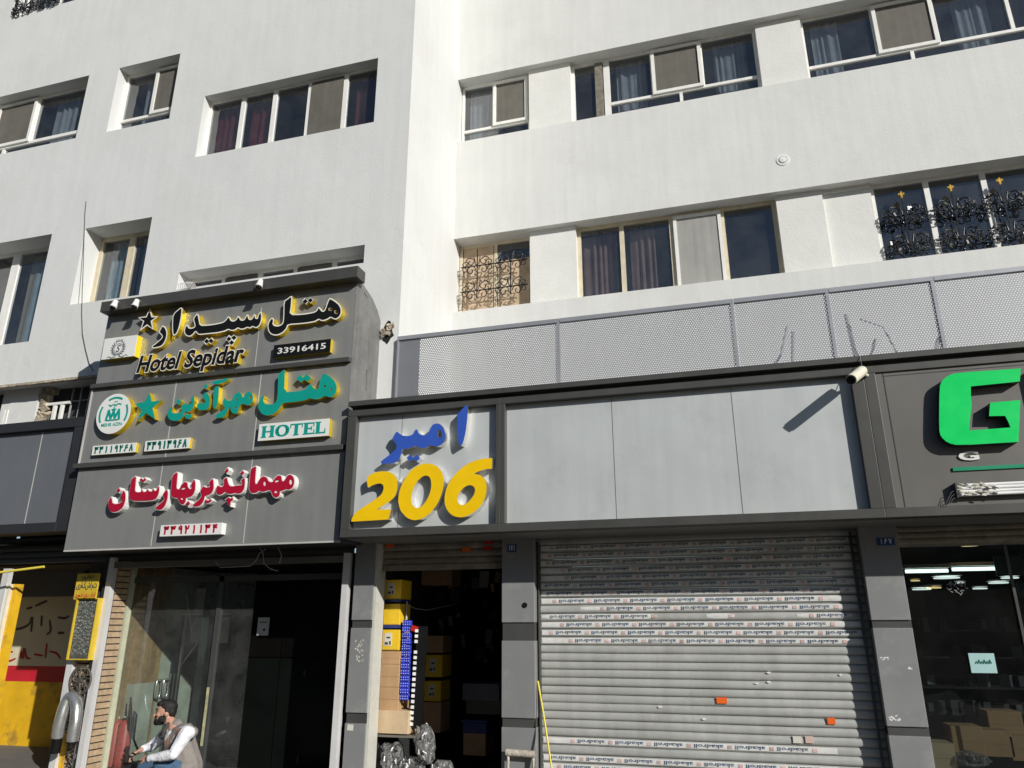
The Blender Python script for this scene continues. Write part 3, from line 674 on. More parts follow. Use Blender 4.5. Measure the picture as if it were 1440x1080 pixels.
# right flank as a slightly dented sheet
ys = [YS, YS+.1, YS+.25, YS+.42, YS+.58, YL]; zt_ = [z1t+.03+(zq-z1t-.03)*((y-YS)/(YL-YS))+.10*math.sin(math.pi*(y-YS)/(YL-YS)) for y in ys]
rows = 6; vs = []
for j in range(rows):
    for i, y in enumerate(ys):
        u = j/(rows-1); z = 2.62+(zt_[i]-2.62)*u; vs.append((XSR+.004+.014*math.sin(i*2.1+j*1.3)*(0 < i < 5), y, z))
n = len(ys)
m.add(vs, [(j*n+i, j*n+i+1, (j+1)*n+i+1, (j+1)*n+i) for j in range(rows-1) for i in range(n-1)], 0, True)
m.build('side_sheet', SIDE_S, s1)
m = MB()
for xl_ in (XSL+.0,):
    vs = [(xl_, YS+.045, z1b+.03)]+[(xl_, YL, z1b+.03)]+[(xl_, YL, zq)]+[(xl_, YS+.045, z1t)]
    m.quad(*vs)
m.quad((XSL, YS+.045, z1t), (XSL, YL, zq), (XSR, YL, zq), (XSR, YS+.045, z1t)); m.build('back_casing', TRIM, s1)
for s, za, zb in ((s2, z2b, z1b+.03), (s3, z3b, z2b)):
    m = MB(); m.quad((XSL, YS+.045, za), (XSL, YL-.1, za), (XSL, YL-.1, zb), (XSL, YS+.045, zb)); m.quad((XSR-.005, YS+.045, za), (XSR-.005, YL, za), (XSR-.005, YL, zb), (XSR-.005, YS+.045, zb))
    if s is s3: m.quad((XSL, YS+.045, za), (XSR-.005, YS+.045, za), (XSR-.005, YP+.3, za+.0), (XSL, YP+.3, za))
    m.build('back_casing', TRIM, s)
# ledge and rails
m = MB(); m.box(-7.84, -4.01, 7.25, YS+.05, 5.685, 5.835); m.build('ledge', TRIM, s1, bevel=.004)
m = MB(); m.box(XSL-.01, XSR, YS-.055, YS+.05, z1b-.028, z1b+.028); m.build('rail', TRIM, s2, bevel=.003)
m = MB(); m.box(XSL-.05, XSR, YS-.055, YS+.05, z2b-.03, z2b+.03); m.build('rail', TRIM, s3, bevel=.003)
m = MB(); m.box(XSL-.025, XSL-.002, YS-.01, YS+.05, z2b+.032, z1b-.03); m.build('edge_strip', SEAM, s2)
m = MB(); m.box(XSL-.0, XSR, YS-.004, YS+.04, z3b-.022, z3b-.002); m.build('edge_strip', SEAM, s3)

# upper sign lettering
D1 = .075; Yf = YS-D1
def framed(name, polys, holes, Yf, Yb, face, rim, side, parent, rw, label=None):
    """polys already in metres; rim of width rw shows round the face"""
    m = MB(); letters(m, [offset_poly(p, .003) for p in polys]+[h for h in holes], Yf+.004, Yb, 0, 1)
    inner = [offset_poly(p, -rw) for p in polys]
    hin = [offset_poly(h, rw*.3) for h in holes]
    letters(m, inner+hin, Yf, Yf+.0035, 2, 2)
    return m.build(name, [rim, side, face], parent, label)
a = (370, 405, 12)
hotel1 = [T(*a, Yf, [(490, 138), (480, 300), (458, 440), (650, 438), (860, 405), (905, 370), (922, 330), (950, 318), (975, 355), (1000, 385), (1030, 380), (1055, 325), (1072, 270), (1108, 180), (1132, 165), (1220, 215), (1290, 275), (1325, 350), (1322, 430), (1290, 490), (1235, 527), (1190, 522), (1140, 492), (1100, 522), (1030, 550), (985, 552), (935, 527), (890, 562), (800, 582), (650, 602), (420, 617), (400, 680), (340, 750), (270, 787), (200, 800), (130, 777), (90, 730), (72, 640), (90, 570), (130, 510), (172, 502), (182, 560), (168, 595), (190, 625), (250, 635), (310, 612), (335, 570), (343, 490), (348, 220), (405, 182), (465, 135)])]
hotel1h = [T(*a, Yf, ell(1140, 357, 36, 24)), T(*a, Yf, ell(1235, 402, 32, 26, .5))]
dots = [T(*a, Yf, [(700, 165), (745, 203), (790, 155), (852, 200), (800, 258), (758, 225), (715, 272), (655, 220)], 0)]
a = (255, 420, 12)
sep = [T(*a, Yf, [(258, 248), (288, 270), (302, 350), (322, 442), (420, 442), (560, 425), (700, 395), (745, 360), (788, 293), (818, 315), (840, 362), (890, 372), (930, 340), (952, 288), (982, 310), (1010, 357), (1060, 352), (1097, 273), (1125, 265), (1140, 332), (1170, 347), (1200, 322), (1218, 263), (1245, 265), (1255, 322), (1285, 327), (1292, 270), (1345, 203), (1362, 290), (1352, 380), (1322, 452), (1270, 492), (1235, 487), (1200, 467), (1160, 502), (1110, 482), (1060, 512), (990, 517), (955, 492), (910, 527), (850, 542), (790, 517), (740, 547), (600, 577), (450, 592), (300, 607), (270, 592), (240, 547), (200, 602), (150, 637), (100, 632), (60, 602), (43, 550), (58, 480), (85, 438), (112, 450), (130, 490), (190, 490), (230, 465), (215, 400), (195, 340)])]
dots += [T(*a, Yf, [(430, 655), (465, 690), (510, 650), (557, 700), (490, 767), (455, 735), (410, 777), (370, 720)], 0), T(*a, Yf, [(800, 608), (840, 642), (880, 603), (942, 650), (905, 722), (850, 803), (813, 772), (790, 717), (743, 685)], 0)]
a = (140, 425, 12)
sep += [T(*a, Yf, [(1375, 80), (1397, 110), (1382, 250), (1347, 420), (1302, 532), (1255, 562), (1233, 540), (1223, 400), (1233, 200)]), T(*a, Yf, [(1060, 383), (1112, 420), (1142, 500), (1132, 600), (1092, 692), (1040, 747), (960, 767), (900, 777), (873, 745), (960, 680), (1040, 610), (1058, 580), (1040, 545), (993, 505)])]
star1 = [T(*a, Yf, [(845, 103), (888, 238), (982, 238), (878, 320), (900, 455), (800, 388), (680, 477), (735, 322), (653, 258), (783, 238)], 0)]
def diamond(a, cx, cy, r): return T(*a, Yf, [(cx-r, cy), (cx, cy-r*.95), (cx+r, cy), (cx, cy+r*.95)], 0)
m = MB(); letters(m, dots, Yf+.004, YS, 0, 1)
for a_, cx_, cy_ in (((370, 405, 12), 712, 222), ((370, 405, 12), 798, 205), ((255, 420, 12), 428, 716), ((255, 420, 12), 502, 710), ((255, 420, 12), 803, 676), ((255, 420, 12), 888, 655), ((255, 420, 12), 848, 738)):
    letters(m, [diamond(a_, cx_, cy_, 42)], Yf, Yf+.0035, 2, 2)
m.build('letter_dots', [OFFW, GOLDM, BLACK], s1)
framed('lettering', hotel1, hotel1h, Yf, YS, BLACK, OFFW, GOLDM, s1, .0135)
framed('lettering', sep, [], Yf, YS, BLACK, OFFW, GOLDM, s1, .0135)
framed('star', star1, [], Yf, YS, BLACK, OFFW, GOLDM, s1, .016)
m = MB(); p0, p1 = P(190, 524, Yf), P(343, 508.5, Yf); zc = P(246, 494, Yf).z
zb = (p0.z+P(340, 510, Yf).z)/2
# descender of p drops below the baseline, ascenders reach zc
dz = (zc-zb)*.33
m.text('Hotel Sepidar', p0.x, zb-dz, p1.x, zc+.01, Yf+.004, YS-.002, 0, fat=.058, shear=.18, mside=1)
m.text('Hotel Sepidar', p0.x+.014, zb-dz+.014, p1.x-.014, zc-.004, Yf, Yf+.0035, 2, fat=.026, shear=.18)
m.build('lettering', [OFFW, GOLDM, BLACK], s1)
def plate(parent, name, quad_px, depth, Yp_, face, side, tilt=0):
    q = [P(*p, Yp_-depth) for p in quad_px]; x0 = (q[0].x+q[3].x)/2; x1 = (q[1].x+q[2].x)/2; z1 = (q[0].z+q[1].z)/2; z0 = (q[2].z+q[3].z)/2
    m = MB(); m.box(x0, x1, Yp_-depth, Yp_-depth+.006, z0, z1, 0); m.box(x0+.001, x1-.001, Yp_-depth+.006, Yp_-.001, z0+.001, z1-.001, 1)
    return m.build(name, [face, side], parent), x0, x1, z0, z1, Yp_-depth
pl, x0, x1, z0, z1, y = plate(s1, 'number_plate', [(385, 485.5), (465, 476.3), (464, 495), (384, 503)], .06, YS, BLACK, GOLDM)
m = MB(); m.text('33916415', x0+.06, z0+.045, x1-.06, z1-.045, y-.003, y+.001, fat=.012); m.build('digits', WHITE, pl)
pl, x0, x1, z0, z1, y = plate(s1, 'emblem_plate', [(147, 477), (194, 470.4), (188, 499.6), (142, 507)], .095, YS, WHITE, GOLDM)
m = MB(); cx, cz = (x0+x1)/2-.01, (z0+z1)/2-.015; ya, yb = y-.003, y+.001; H = z1-z0
m.text('S', cx-.033, cz-.05, cx+.033, cz+.05, ya, yb, fat=.015, shear=.2)
ring = lambda r, a0, a1, n=18, ex=1.0, ez=1.0: [(cx+r*ex*math.cos(a0+(a1-a0)*k/n), cz+r*ez*math.sin(a0+(a1-a0)*k/n)) for k in range(n+1)]
m.ribbon(ring(.068, 0, 6.283, 22), .007, ya, yb); m.ribbon(ring(.088, R(140), R(400), 22), .012, ya-.001, yb)
for sgn in (-1, 1):
    for k in range(8):
        an = R(-90+sgn*(18+k*19)); rr = .095; q = (cx+rr*math.cos(an), cz+rr*math.sin(an))
        m.ribbon([q, (q[0]+.028*math.cos(an+sgn*.6), q[1]+.028*math.sin(an+sgn*.6))], [.016, .005], ya-.0015, yb)
    m.ribbon([(cx+sgn*.02, cz-.115), (cx+sgn*.09, cz-.125), (cx+sgn*.14, cz-.10), (cx+sgn*.17, cz-.12)], [.006, .012, .009, .004], ya, yb)
for k in range(5): m.ribbon([(cx-.045+.0225*k, cz+.105), (cx-.05+.025*k, cz+.128)], .007, ya, yb)
m.ribbon([(cx-.05, cz+.104), (cx+.05, cz+.104)], .007, ya-.001, yb)
m.build('emblem', GREYINK, pl)

# middle sign
D2 = .07; Yf = YS-D2
a = (355, 510, 11.25)
h2 = [T(*a, Yf, [(508, 100), (510, 200), (500, 468), (700, 455), (830, 430), (880, 370), (905, 335), (940, 360), (962, 402), (1010, 425), (1045, 410), (1060, 300), (1120, 163), (1220, 213), (1300, 288), (1337, 380), (1322, 472), (1270, 537), (1220, 547), (1150, 520), (1090, 557), (1000, 582), (940, 572), (900, 560), (840, 592), (700, 617), (470, 637), (450, 690), (390, 772), (310, 822), (220, 837), (150, 812), (105, 752), (88, 680), (113, 590), (165, 508), (187, 540), (165, 590), (185, 640), (250, 663), (330, 655), (375, 620), (395, 540), (403, 350), (408, 180), (460, 140)])]
d2 = [T(*a, Yf, [(755, 185), (800, 237), (860, 175), (932, 250), (870, 307), (820, 265), (760, 312), (693, 250)], 0)]
hh = [T(*a, Yf, ell(1140, 370, 22, 14)), T(*a, Yf, ell(1243, 425, 13, 22))]
m = MB(); letters(m, h2+d2+hh, Yf, YS, 0, 1); m.build('lettering', [TEAL, GOLDM], s2)
a = (228, 520, 10.588)
m2 = [[(1290, 318), (1342, 350), (1357, 420), (1342, 490), (1290, 527), (1235, 522), (1200, 500), (1160, 530), (1140, 570), (1130, 632), (1085, 657), (1040, 642), (1013, 590), (1018, 545), (990, 570), (962, 632), (930, 692), (870, 717), (800, 712), (788, 682), (850, 640), (900, 600), (938, 575), (903, 500), (913, 440), (935, 422), (970, 460), (1040, 458), (1058, 400), (1100, 348), (1150, 333), (1187, 370), (1192, 400), (1213, 420), (1228, 360)],
      [(775, 260), (847, 238), (842, 350), (832, 480), (802, 572), (770, 582), (753, 540), (763, 400)], [(755, 172), (820, 155), (900, 145), (970, 118), (988, 150), (900, 197), (830, 217), (760, 212), (735, 195)],
      [(640, 328), (692, 370), (717, 450), (702, 540), (670, 592), (590, 602), (535, 592), (513, 540), (538, 490), (610, 500), (650, 483), (640, 450), (588, 400)],
      [(470, 373), (482, 450), (467, 560), (420, 622), (360, 632), (335, 622), (310, 702), (250, 757), (160, 762), (100, 732), (73, 670), (93, 600), (140, 538), (152, 590), (140, 630), (200, 650), (270, 640), (300, 600), (283, 540), (320, 498), (380, 518), (440, 500), (420, 440)]]
dd = [[(645, 208), (687, 240), (650, 287), (608, 250)], [(360, 640), (390, 672), (430, 650), (442, 702), (390, 732), (350, 722), (328, 680)], [(240, 428), (287, 470), (245, 522), (203, 475)]]
m = MB(); letters(m, [T(*a, Yf, p) for p in m2]+[T(*a, Yf, p, 0) for p in dd]+[T(*a, Yf, ell(1312, 410, 14, 24)), T(*a, Yf, ell(1110, 440, 13, 13)), T(*a, Yf, ell(1090, 560, 14, 14))], Yf, YS, 0, 1); m.build('lettering', [TEAL, GOLDM], s2)
a = (125, 545, 12)
m = MB(); letters(m, [T(*a, Yf, [(1025, 85), (1060, 235), (1220, 215), (1075, 348), (1115, 535), (962, 430), (820, 562), (888, 380), (778, 272), (938, 240)], 0)], Yf, YS, 0, 1); m.build('star', [TEAL, GOLDM], s2)
Yc = YS-.085; c = P(125+415/12, 545+440/12, Yc); rz = abs(P(125+415/12, 545+118/12, Yc).z-P(125+415/12, 545+766/12, Yc).z)/2; rx = abs(P(125+125/12, 582, Yc).x-P(125+705/12, 582, Yc).x)/2; rr = (rx+rz)/2
m = MB(); m.add(*[[(c.x+rr*math.cos(6.2832*k/48), yy, c.z+rr*math.sin(6.2832*k/48)) for yy in (Yc,) for k in range(48)], [tuple(range(48))]], 0)
m.add([(c.x+rr*math.cos(6.2832*k/48), yy, c.z+rr*math.sin(6.2832*k/48)) for yy in (Yc, YS) for k in range(48)], [(k, k+48, (k+1) % 48+48, (k+1) % 48) for k in range(48)], 1)
pl = m.build('emblem_plate', [WHITE, GOLDM], s2)
m = MB(); ya, yb = Yc-.003, Yc+.001; cx, cz = c.x, c.z
for a0, a1 in ((62, 118), (152, 208), (-28, 28)):
    m.ribbon(ring(rr*.80, R(a0), R(a1), 12), rr*.10, ya, yb)
m.ribbon([(cx-rr*.38, cz-rr*.30), (cx-rr*.30, cz+rr*.18), (cx-rr*.12, cz-rr*.22), (cx, cz+rr*.12), (cx+rr*.12, cz-rr*.22), (cx+rr*.30, cz+rr*.18), (cx+rr*.38, cz-rr*.30)], rr*.13, ya, yb)
m.prism([(cx+rr*.17*(1 if k % 2 == 0 else .42)*math.cos(R(90+36*k)), cz+rr*.16+rr*.25*(1 if k % 2 == 0 else .42)*math.sin(R(90+36*k))) for k in range(10)], ya-.001, yb)
m.ribbon([(cx-rr*.32, cz-rr*.32), (cx+rr*.32, cz-rr*.32)], rr*.07, ya-.001, yb)
m.text('MEHR AZIN', cx-rr*.60, cz-rr*.62, cx+rr*.60, cz-rr*.46, ya, yb, fat=.015)
m.ribbon([(cx-rr*.36, cz+rr*.46), (cx-rr*.22, cz+rr*.40), (cx-rr*.08, cz+rr*.47), (cx+rr*.06, cz+rr*.41), (cx+rr*.2, cz+rr*.49), (cx+rr*.36, cz+rr*.44)], [rr*.05, rr*.09, rr*.04, rr*.09, rr*.05, rr*.08], ya, yb)
m.ribbon([(cx-rr*.05, cz+rr*.58), (cx+rr*.12, cz+rr*.62)], rr*.04, ya, yb)
m.build('emblem', TEAL, pl)
pl, x0, x1, z0, z1, y = plate(s2, 'name_plate', [(363.5, 597), (463, 588), (462, 611.6), (363.5, 621)], .07, YS, WHITE, GOLDM)
# serif capitals HOTEL
m = MB(); n = 5; W = (x1-x0-.085); hx = [x0+.04, x0+.04+W*.222, x0+.04+W*.455, x0+.04+W*.66, x0+.04+W*.845]; lw = [W*.212, W*.222, W*.195, W*.178, W*.16]; za, zb = z0+.034, z1-.03; hh_ = zb-za; ya, yb = y-.003, y+.001; st = .046; th = .017
def slab(xa, xb, zz): m.box(xa, xb, ya-.0006, yb, zz-.006, zz+.006)
for i, ch in enumerate('HOTEL'):
    a, b = hx[i], hx[i]+lw[i]
    if ch == 'H':
        for xx in (a+.012, b-.012-st): m.box(xx, xx+st, ya, yb, za, zb); slab(xx-.013, xx+st+.013, za+.006); slab(xx-.013, xx+st+.013, zb-.006)
        m.box(a+.012+st, b-.012-st, ya, yb, (za+zb)/2-th/2, (za+zb)/2+th/2)
    elif ch == 'O':
        cx, cz = (a+b)/2, (za+zb)/2; pts = [(cx+(b-a-st)/2*math.cos(t), cz+(hh_-th)/2*math.sin(t)) for t in [2*math.pi*k/26 for k in range(27)]]
        m.ribbon(pts, [th+(st-th)*abs(math.cos(2*math.pi*k/26))**1.5 for k in range(27)], ya, yb)
    elif ch == 'T':
        cx = (a+b)/2; m.box(cx-st/2, cx+st/2, ya, yb, za, zb-th); slab(cx-st/2-.014, cx+st/2+.014, za+.006); m.box(a, b, ya-.0004, yb, zb-th, zb); m.box(a, a+.012, ya, yb, zb-.05, zb-th); m.box(b-.012, b, ya, yb, zb-.05, zb-th)
    else:
        m.box(a+.014, a+.014+st, ya, yb, za, zb); slab(a, a+st+.028, za+.006); slab(a, a+st+.028, zb-.006)
        m.box(a+.014+st, b, ya, yb, za, za+th); m.box(b-.012, b, ya-.0004, yb, za+th, za+.055)
        if ch == 'E': m.box(a+.014+st, b-.006, ya, yb, zb-th, zb); m.box(b-.018, b-.006, ya-.0004, yb, zb-.05, zb-th); m.box(a+.014+st, b-.035, ya, yb, (za+zb)/2-th/2, (za+zb)/2+th/2); m.box(b-.045, b-.035, ya-.0004, yb, (za+zb)/2-.025, (za+zb)/2+.025)
m.build('lettering', TEAL, pl)
for qd, sx in (([(129.8, 628), (191, 621.6), (190.6, 635.8), (129.5, 640)], '33119268'), ([(203.7, 620.6), (266.6, 615), (266.4, 630), (203.5, 634.8)], '33913968')):
    pl, x0, x1, z0, z1, y = plate(s2, 'number_plate', qd, .05, YS, WHITE, GOLDM)
    m = MB(); digits(m, sx, x0+.028, z0+.022, x1-.028, z1-.022, y-.003, y+.001, w=.25); m.build('digits', TEAL_D, pl)

# lower sign
D3 = .085; Yf = YS-D3
a1, a2, a3 = (300, 640, 12), (220, 645, 12), (145, 650, 12)
red = [(a1, [(1300, 323), (1352, 370), (1367, 450), (1342, 542), (1290, 582), (1220, 572), (1190, 592), (1120, 610), (1117, 682), (1060, 722), (1008, 692), (978, 612), (960, 590), (920, 592), (860, 617), (800, 612), (775, 592), (730, 632), (660, 642), (618, 612), (603, 560), (618, 400), (630, 240), (680, 200), (722, 188), (712, 300), (700, 480), (740, 490), (780, 400), (840, 353), (902, 380), (932, 448), (1000, 460), (1028, 400), (1090, 338), (1147, 350), (1152, 420), (1170, 448), (1210, 420), (1240, 350)]),
       (a1, [(525, 373), (532, 450), (522, 560), (480, 632), (420, 652), (370, 632), (310, 652), (240, 652), (200, 612), (160, 652), (100, 672), (55, 652), (43, 590), (63, 520), (90, 518), (130, 543), (170, 520), (183, 450), (173, 410), (225, 368), (242, 450), (270, 520), (330, 530), (400, 510), (480, 510), (490, 450), (463, 430)]),
       (a2, [(945, 328), (962, 400), (962, 520), (920, 592), (860, 617), (810, 632), (800, 702), (750, 782), (680, 812), (600, 792), (660, 740), (730, 680), (768, 620), (733, 550), (790, 458), (830, 490), (890, 480), (908, 450), (878, 410)]),
       (a2, [(357, 218), (347, 350), (332, 510), (390, 520), (420, 438), (480, 388), (522, 410), (522, 470), (560, 518), (600, 500), (588, 430), (635, 338), (657, 420), (647, 550), (600, 632), (540, 652), (492, 662), (492, 722), (450, 777), (398, 752), (368, 690), (360, 660), (300, 657), (253, 632), (243, 560), (263, 400), (268, 280)]),
       (a3, [(1075, 453), (1092, 520), (1082, 620), (1040, 742), (980, 802), (890, 792), (878, 770), (950, 710), (1028, 640), (1038, 600), (998, 550)]),
       (a3, [(555, 228), (547, 350), (532, 490), (580, 510), (640, 500), (657, 448), (668, 500), (720, 503), (745, 448), (768, 490), (820, 498), (845, 438), (862, 488), (900, 480), (930, 398), (947, 440), (932, 540), (890, 622), (800, 642), (620, 652), (500, 647), (453, 612), (443, 540), (463, 400), (473, 290)]),
       (a3, [(350, 473), (377, 540), (372, 650), (332, 762), (260, 822), (170, 842), (110, 812), (83, 740), (93, 650), (130, 578), (150, 640), (152, 690), (210, 710), (290, 690), (328, 640), (293, 570), (320, 520)])]
rdots = [(a1, [(235, 218), (257, 260), (225, 302), (193, 265)]), (a1, [(495, 263), (522, 300), (485, 342), (453, 300)]), (a1, [(255, 713), (290, 735), (320, 713), (332, 750), (290, 790), (282, 852), (238, 830), (243, 780), (203, 750)]),
         (a2, [(830, 688), (870, 712), (910, 678), (932, 710), (890, 742), (840, 747), (813, 715)]), (a2, [(530, 713), (567, 755), (530, 802), (493, 760)]), (a3, [(640, 268), (675, 298), (700, 263), (727, 295), (690, 327), (640, 322), (613, 295)]), (a3, [(265, 438), (292, 475), (260, 507), (223, 475)])]
rh = [(a1, ell(1305, 455, 24, 44)), (a1, ell(865, 482, 21, 38)), (a1, ell(1072, 440, 34, 16, -.3)), (a1, ell(1055, 622, 24, 20)), (a2, ell(455, 505, 34, 15, -.3)), (a2, ell(430, 677, 20, 18))]
rw = .009
base = [offset_poly(T(*a, Yf, p), rw) for a, p in red]+[offset_poly(T(*a, Yf, p, 0), rw) for a, p in rdots]
m = MB()
for i, q in enumerate(base): letters(m, [q], Yf+.004+i*.0004, YS, 0, 1)
letters(m, [T(*a, Yf, p) for a, p in red]+[T(*a, Yf, p, 0) for a, p in rdots]+[T(*a, Yf, h) for a, h in rh], Yf, Yf+.0035, 2, 2)
m.build('lettering', [WHITE, WHITE, RED], s3)
pl, x0, x1, z0, z1, y = plate(s3, 'number_plate', [(225.5, 740), (311, 733.6), (312, 749.8), (225, 755.5)], .085, YS, WHITE, WHITE)
m = MB(); digits(m, '33921134', x0+.04, z0+.025, x1-.04, z1-.02, y-.003, y+.001, w=.25); m.build('digits', RED, pl)
# spotlights on the ledge
for (px, py), lab in (((162, 428), 'small white spotlight at the left end of the hotel sign ledge'), ((192, 427), 'small white spotlight hanging from the ledge above the black star'), ((366, 399), 'small white spotlight on the ledge above the black Persian lettering, right of its middle')):
    p = P(px, py, 7.2); t = thing('spotlight', p, lab, 'spotlight', 'spotlights on the hotel sign ledge')
    m = MB(); m.tube([(p.x, 7.2, p.z+.05), (p.x+.005, 7.18, p.z-.03), (p.x+.01, 7.16, p.z-.07)], [.030, .042, .046], 14); m.build('housing', LAMPM, t)
    m = MB(); m.tube([(p.x+.01, 7.162, p.z-.0705), (p.x+.0105, 7.158, p.z-.078)], [.038, .036], 12); m.build('lens', TRIM_D, t)
    m = MB(); m.tube([(p.x, 7.2, p.z+.045), (p.x-.01, 7.25, p.z+.06), (p.x-.01, 7.27, p.z+.06)], .012, 6); m.build('bracket', LAMPM, t)
# loose bundle of cable on the ledge's left
m = MB()
for k in range(7):
    p = P(254+k*1.5, 400, YL-.08); m.tube([(p.x, YL-.08, p.z-.12), (p.x+.02*k, YL-.12, p.z-.02+.02*random.random()), (p.x+.10+.02*random.random(), YL-.07, p.z+.03), (p.x+.16, YL-.05, p.z-.10)], .006, 5)
tag(m.build('cable_bundle', WIREW), 'loose pale cable bundle beside the window half hidden by the hotel sign', 'cables')

# ------------------------------------------------------------------ neighbouring sign on the far left
nb = thing('blank_sign', (-9, 7.5, 2.8), 'blank blue grey sign panel in a dark frame at the far left', 'sign')
YN = 7.5; xr = -7.965
m = MB(); m.box(-13, xr-.18, YN+.05, YN+.07, 2.92, 4.17); m.build('panel', SIGN_B, nb)
m = MB(); seams(m, [X_(52, 650, YN+.05)], 2.93, 4.16, YN+.05, w=.012); m.build('seam', SEAM, nb)
m = MB(); m.box(-13, xr, YN-.02, YN+.3, 4.17, 4.30); m.box(xr-.18, xr, YN-.018, YN+.3, 2.80, 4.168); m.box(-13, xr-.182, YN-.018, YN+.3, 2.80, 2.92); m.build('frame', TRIM_D, nb, bevel=.004)
m = MB(); m.box(xr+.002, xr+.03, YN-.01, YN+.02, 2.80, 4.36); m.build('edge_strip', SEAM, nb)
m = MB(); m.quad((-13, YN+.3, 2.8), (xr, YN+.3, 2.8), (xr, YN+.3, 4.3), (-13, YN+.3, 4.3)); m.quad((-13, YN, 4.301), (-13, YP+.6, 4.301), (xr, YP+.6, 4.301), (xr, YN, 4.301)); m.build('back_casing', TRIM_D, nb)

# ------------------------------------------------------------------ fascia: 206 sign, blank silver sign, G sign
ZF0, ZF1 = 2.57, 4.10
def fascia_frame(mb, x0, x1, posts):
    yb = YF+.09
    mb.box(x0, x1, YF, YF+.16, ZF0, ZF0+.085)                 # bottom rail
    mb.box(x0, x1, YF, YF+.16, ZF1-.165, ZF1-.095)            # top rail
    mb.box(x0, x1, YF+.09, YF+.16, ZF1-.095, ZF1-.045)        # shadow gap
    mb.box(x0, x1, YF-.01, YF+.16, ZF1-.045, ZF1+.015)        # lip
    for a, b in posts: mb.box(a, b, YF+.001, YF+.16, ZF0+.085, ZF1-.165)
xA, xB0, xB1, xC0, xC1, xD = -4.03, X_(697, 650, YF), X_(710, 650, YF), X_(1207, 600, YF), X_(1226, 600, YF), 5.2
xB = (xB0+xB1)/2
amir = thing('shop_sign', (-3.1, YF, ZF0), 'silver shop sign with blue Persian lettering above large yellow figures 206', 'sign', 'shop signs of the right fascia')
m = MB(); fascia_frame(m, xA, xB, [(xA, xA+.11), (xB0-.0, xB-.001)]); m.build('frame', TRIM, amir, bevel=.004)
m = MB(); m.box(xA+.11, xB0, YF+.08, YF+.10, ZF0+.085, ZF1-.165); m.build('panel', SIGN_S, amir)
m = MB(); seams(m, [X_(563, 660, YF+.08)], ZF0+.09, ZF1-.17, YF+.08, w=.006); m.build('seam', SIGN_G, amir)
Yp_ = YF+.08; Yf = YF-.015
a = (520, 560, 9)
blue = [[(1231, 72), (1240, 200), (1217, 420), (1182, 560), (1155, 607), (1123, 570), (1108, 400), (1108, 200), (1170, 138)],
        [(865, 316), (922, 350), (952, 420), (957, 500), (932, 572), (860, 612), (800, 602), (770, 585), (730, 622), (660, 632), (610, 622), (580, 595), (540, 622), (470, 637), (408, 642), (395, 720), (362, 792), (290, 827), (138, 827), (143, 795), (220, 740), (290, 680), (345, 632), (328, 570), (283, 520), (300, 480), (340, 415), (400, 468), (470, 480), (540, 465), (575, 398), (600, 393), (620, 450), (680, 470), (740, 455), (758, 390), (800, 328)]]
bd = [[(505, 713), (545, 753), (590, 713), (637, 760), (590, 802), (545, 773), (510, 792), (463, 760)]]
m = MB(); letters(m, [T(*a, Yf, p) for p in blue]+[T(*a, Yf, p, 0) for p in bd]+[T(*a, Yf, ell(885, 455, 30, 56, -.15))], Yf, Yp_, 0, 1); m.build('lettering', [BLUE, STEEL], amir)
a = (485, 635, 9.817)
two = [(298, 382), (330, 330), (420, 285), (530, 268), (640, 288), (702, 340), (727, 410), (722, 530), (692, 622), (602, 702), (436, 800), (436, 800), (642, 800), (642, 800), (600, 938), (600, 938), (88, 968), (88, 968), (93, 922), (160, 828), (300, 738), (420, 658), (508, 590), (538, 510), (525, 452), (480, 436), (400, 456), (316, 496), (316, 496)]
zero = [(1150, 160), (1259, 188), (1341, 280), (1371, 400), (1346, 560), (1281, 722), (1179, 852), (1070, 928), (950, 953), (848, 912), (757, 802), (732, 660), (757, 520), (828, 368), (928, 238), (1050, 173)]
zh = [(1130, 325), (1180, 360), (1195, 450), (1180, 560), (1130, 670), (1060, 760), (990, 787), (930, 742), (910, 640), (938, 520), (1000, 408), (1070, 343)]
b6 = (600, 635, 9.817)
six = [(906, 93), (906, 93), (901, 236), (901, 236), (830, 240), (740, 262), (640, 312), (720, 315), (790, 358), (828, 440), (828, 560), (792, 682), (712, 792), (600, 873), (480, 913), (368, 893), (288, 822), (247, 720), (247, 600), (288, 458), (378, 328), (478, 228), (600, 148), (720, 108), (820, 91)]
sh = [(590, 458), (650, 478), (672, 530), (652, 600), (590, 682), (520, 737), (460, 737), (423, 690), (423, 630), (458, 558), (520, 488)]
m = MB(); letters(m, [T(*a, Yf, two), T(*a, Yf, zero), T(*a, Yf, zh)], Yf, Yp_, 0, 1); letters(m, [T(*b6, Yf, six), T(*b6, Yf, sh)], Yf, Yp_, 0, 1); m.build('figures', [YEL, STEEL], amir)

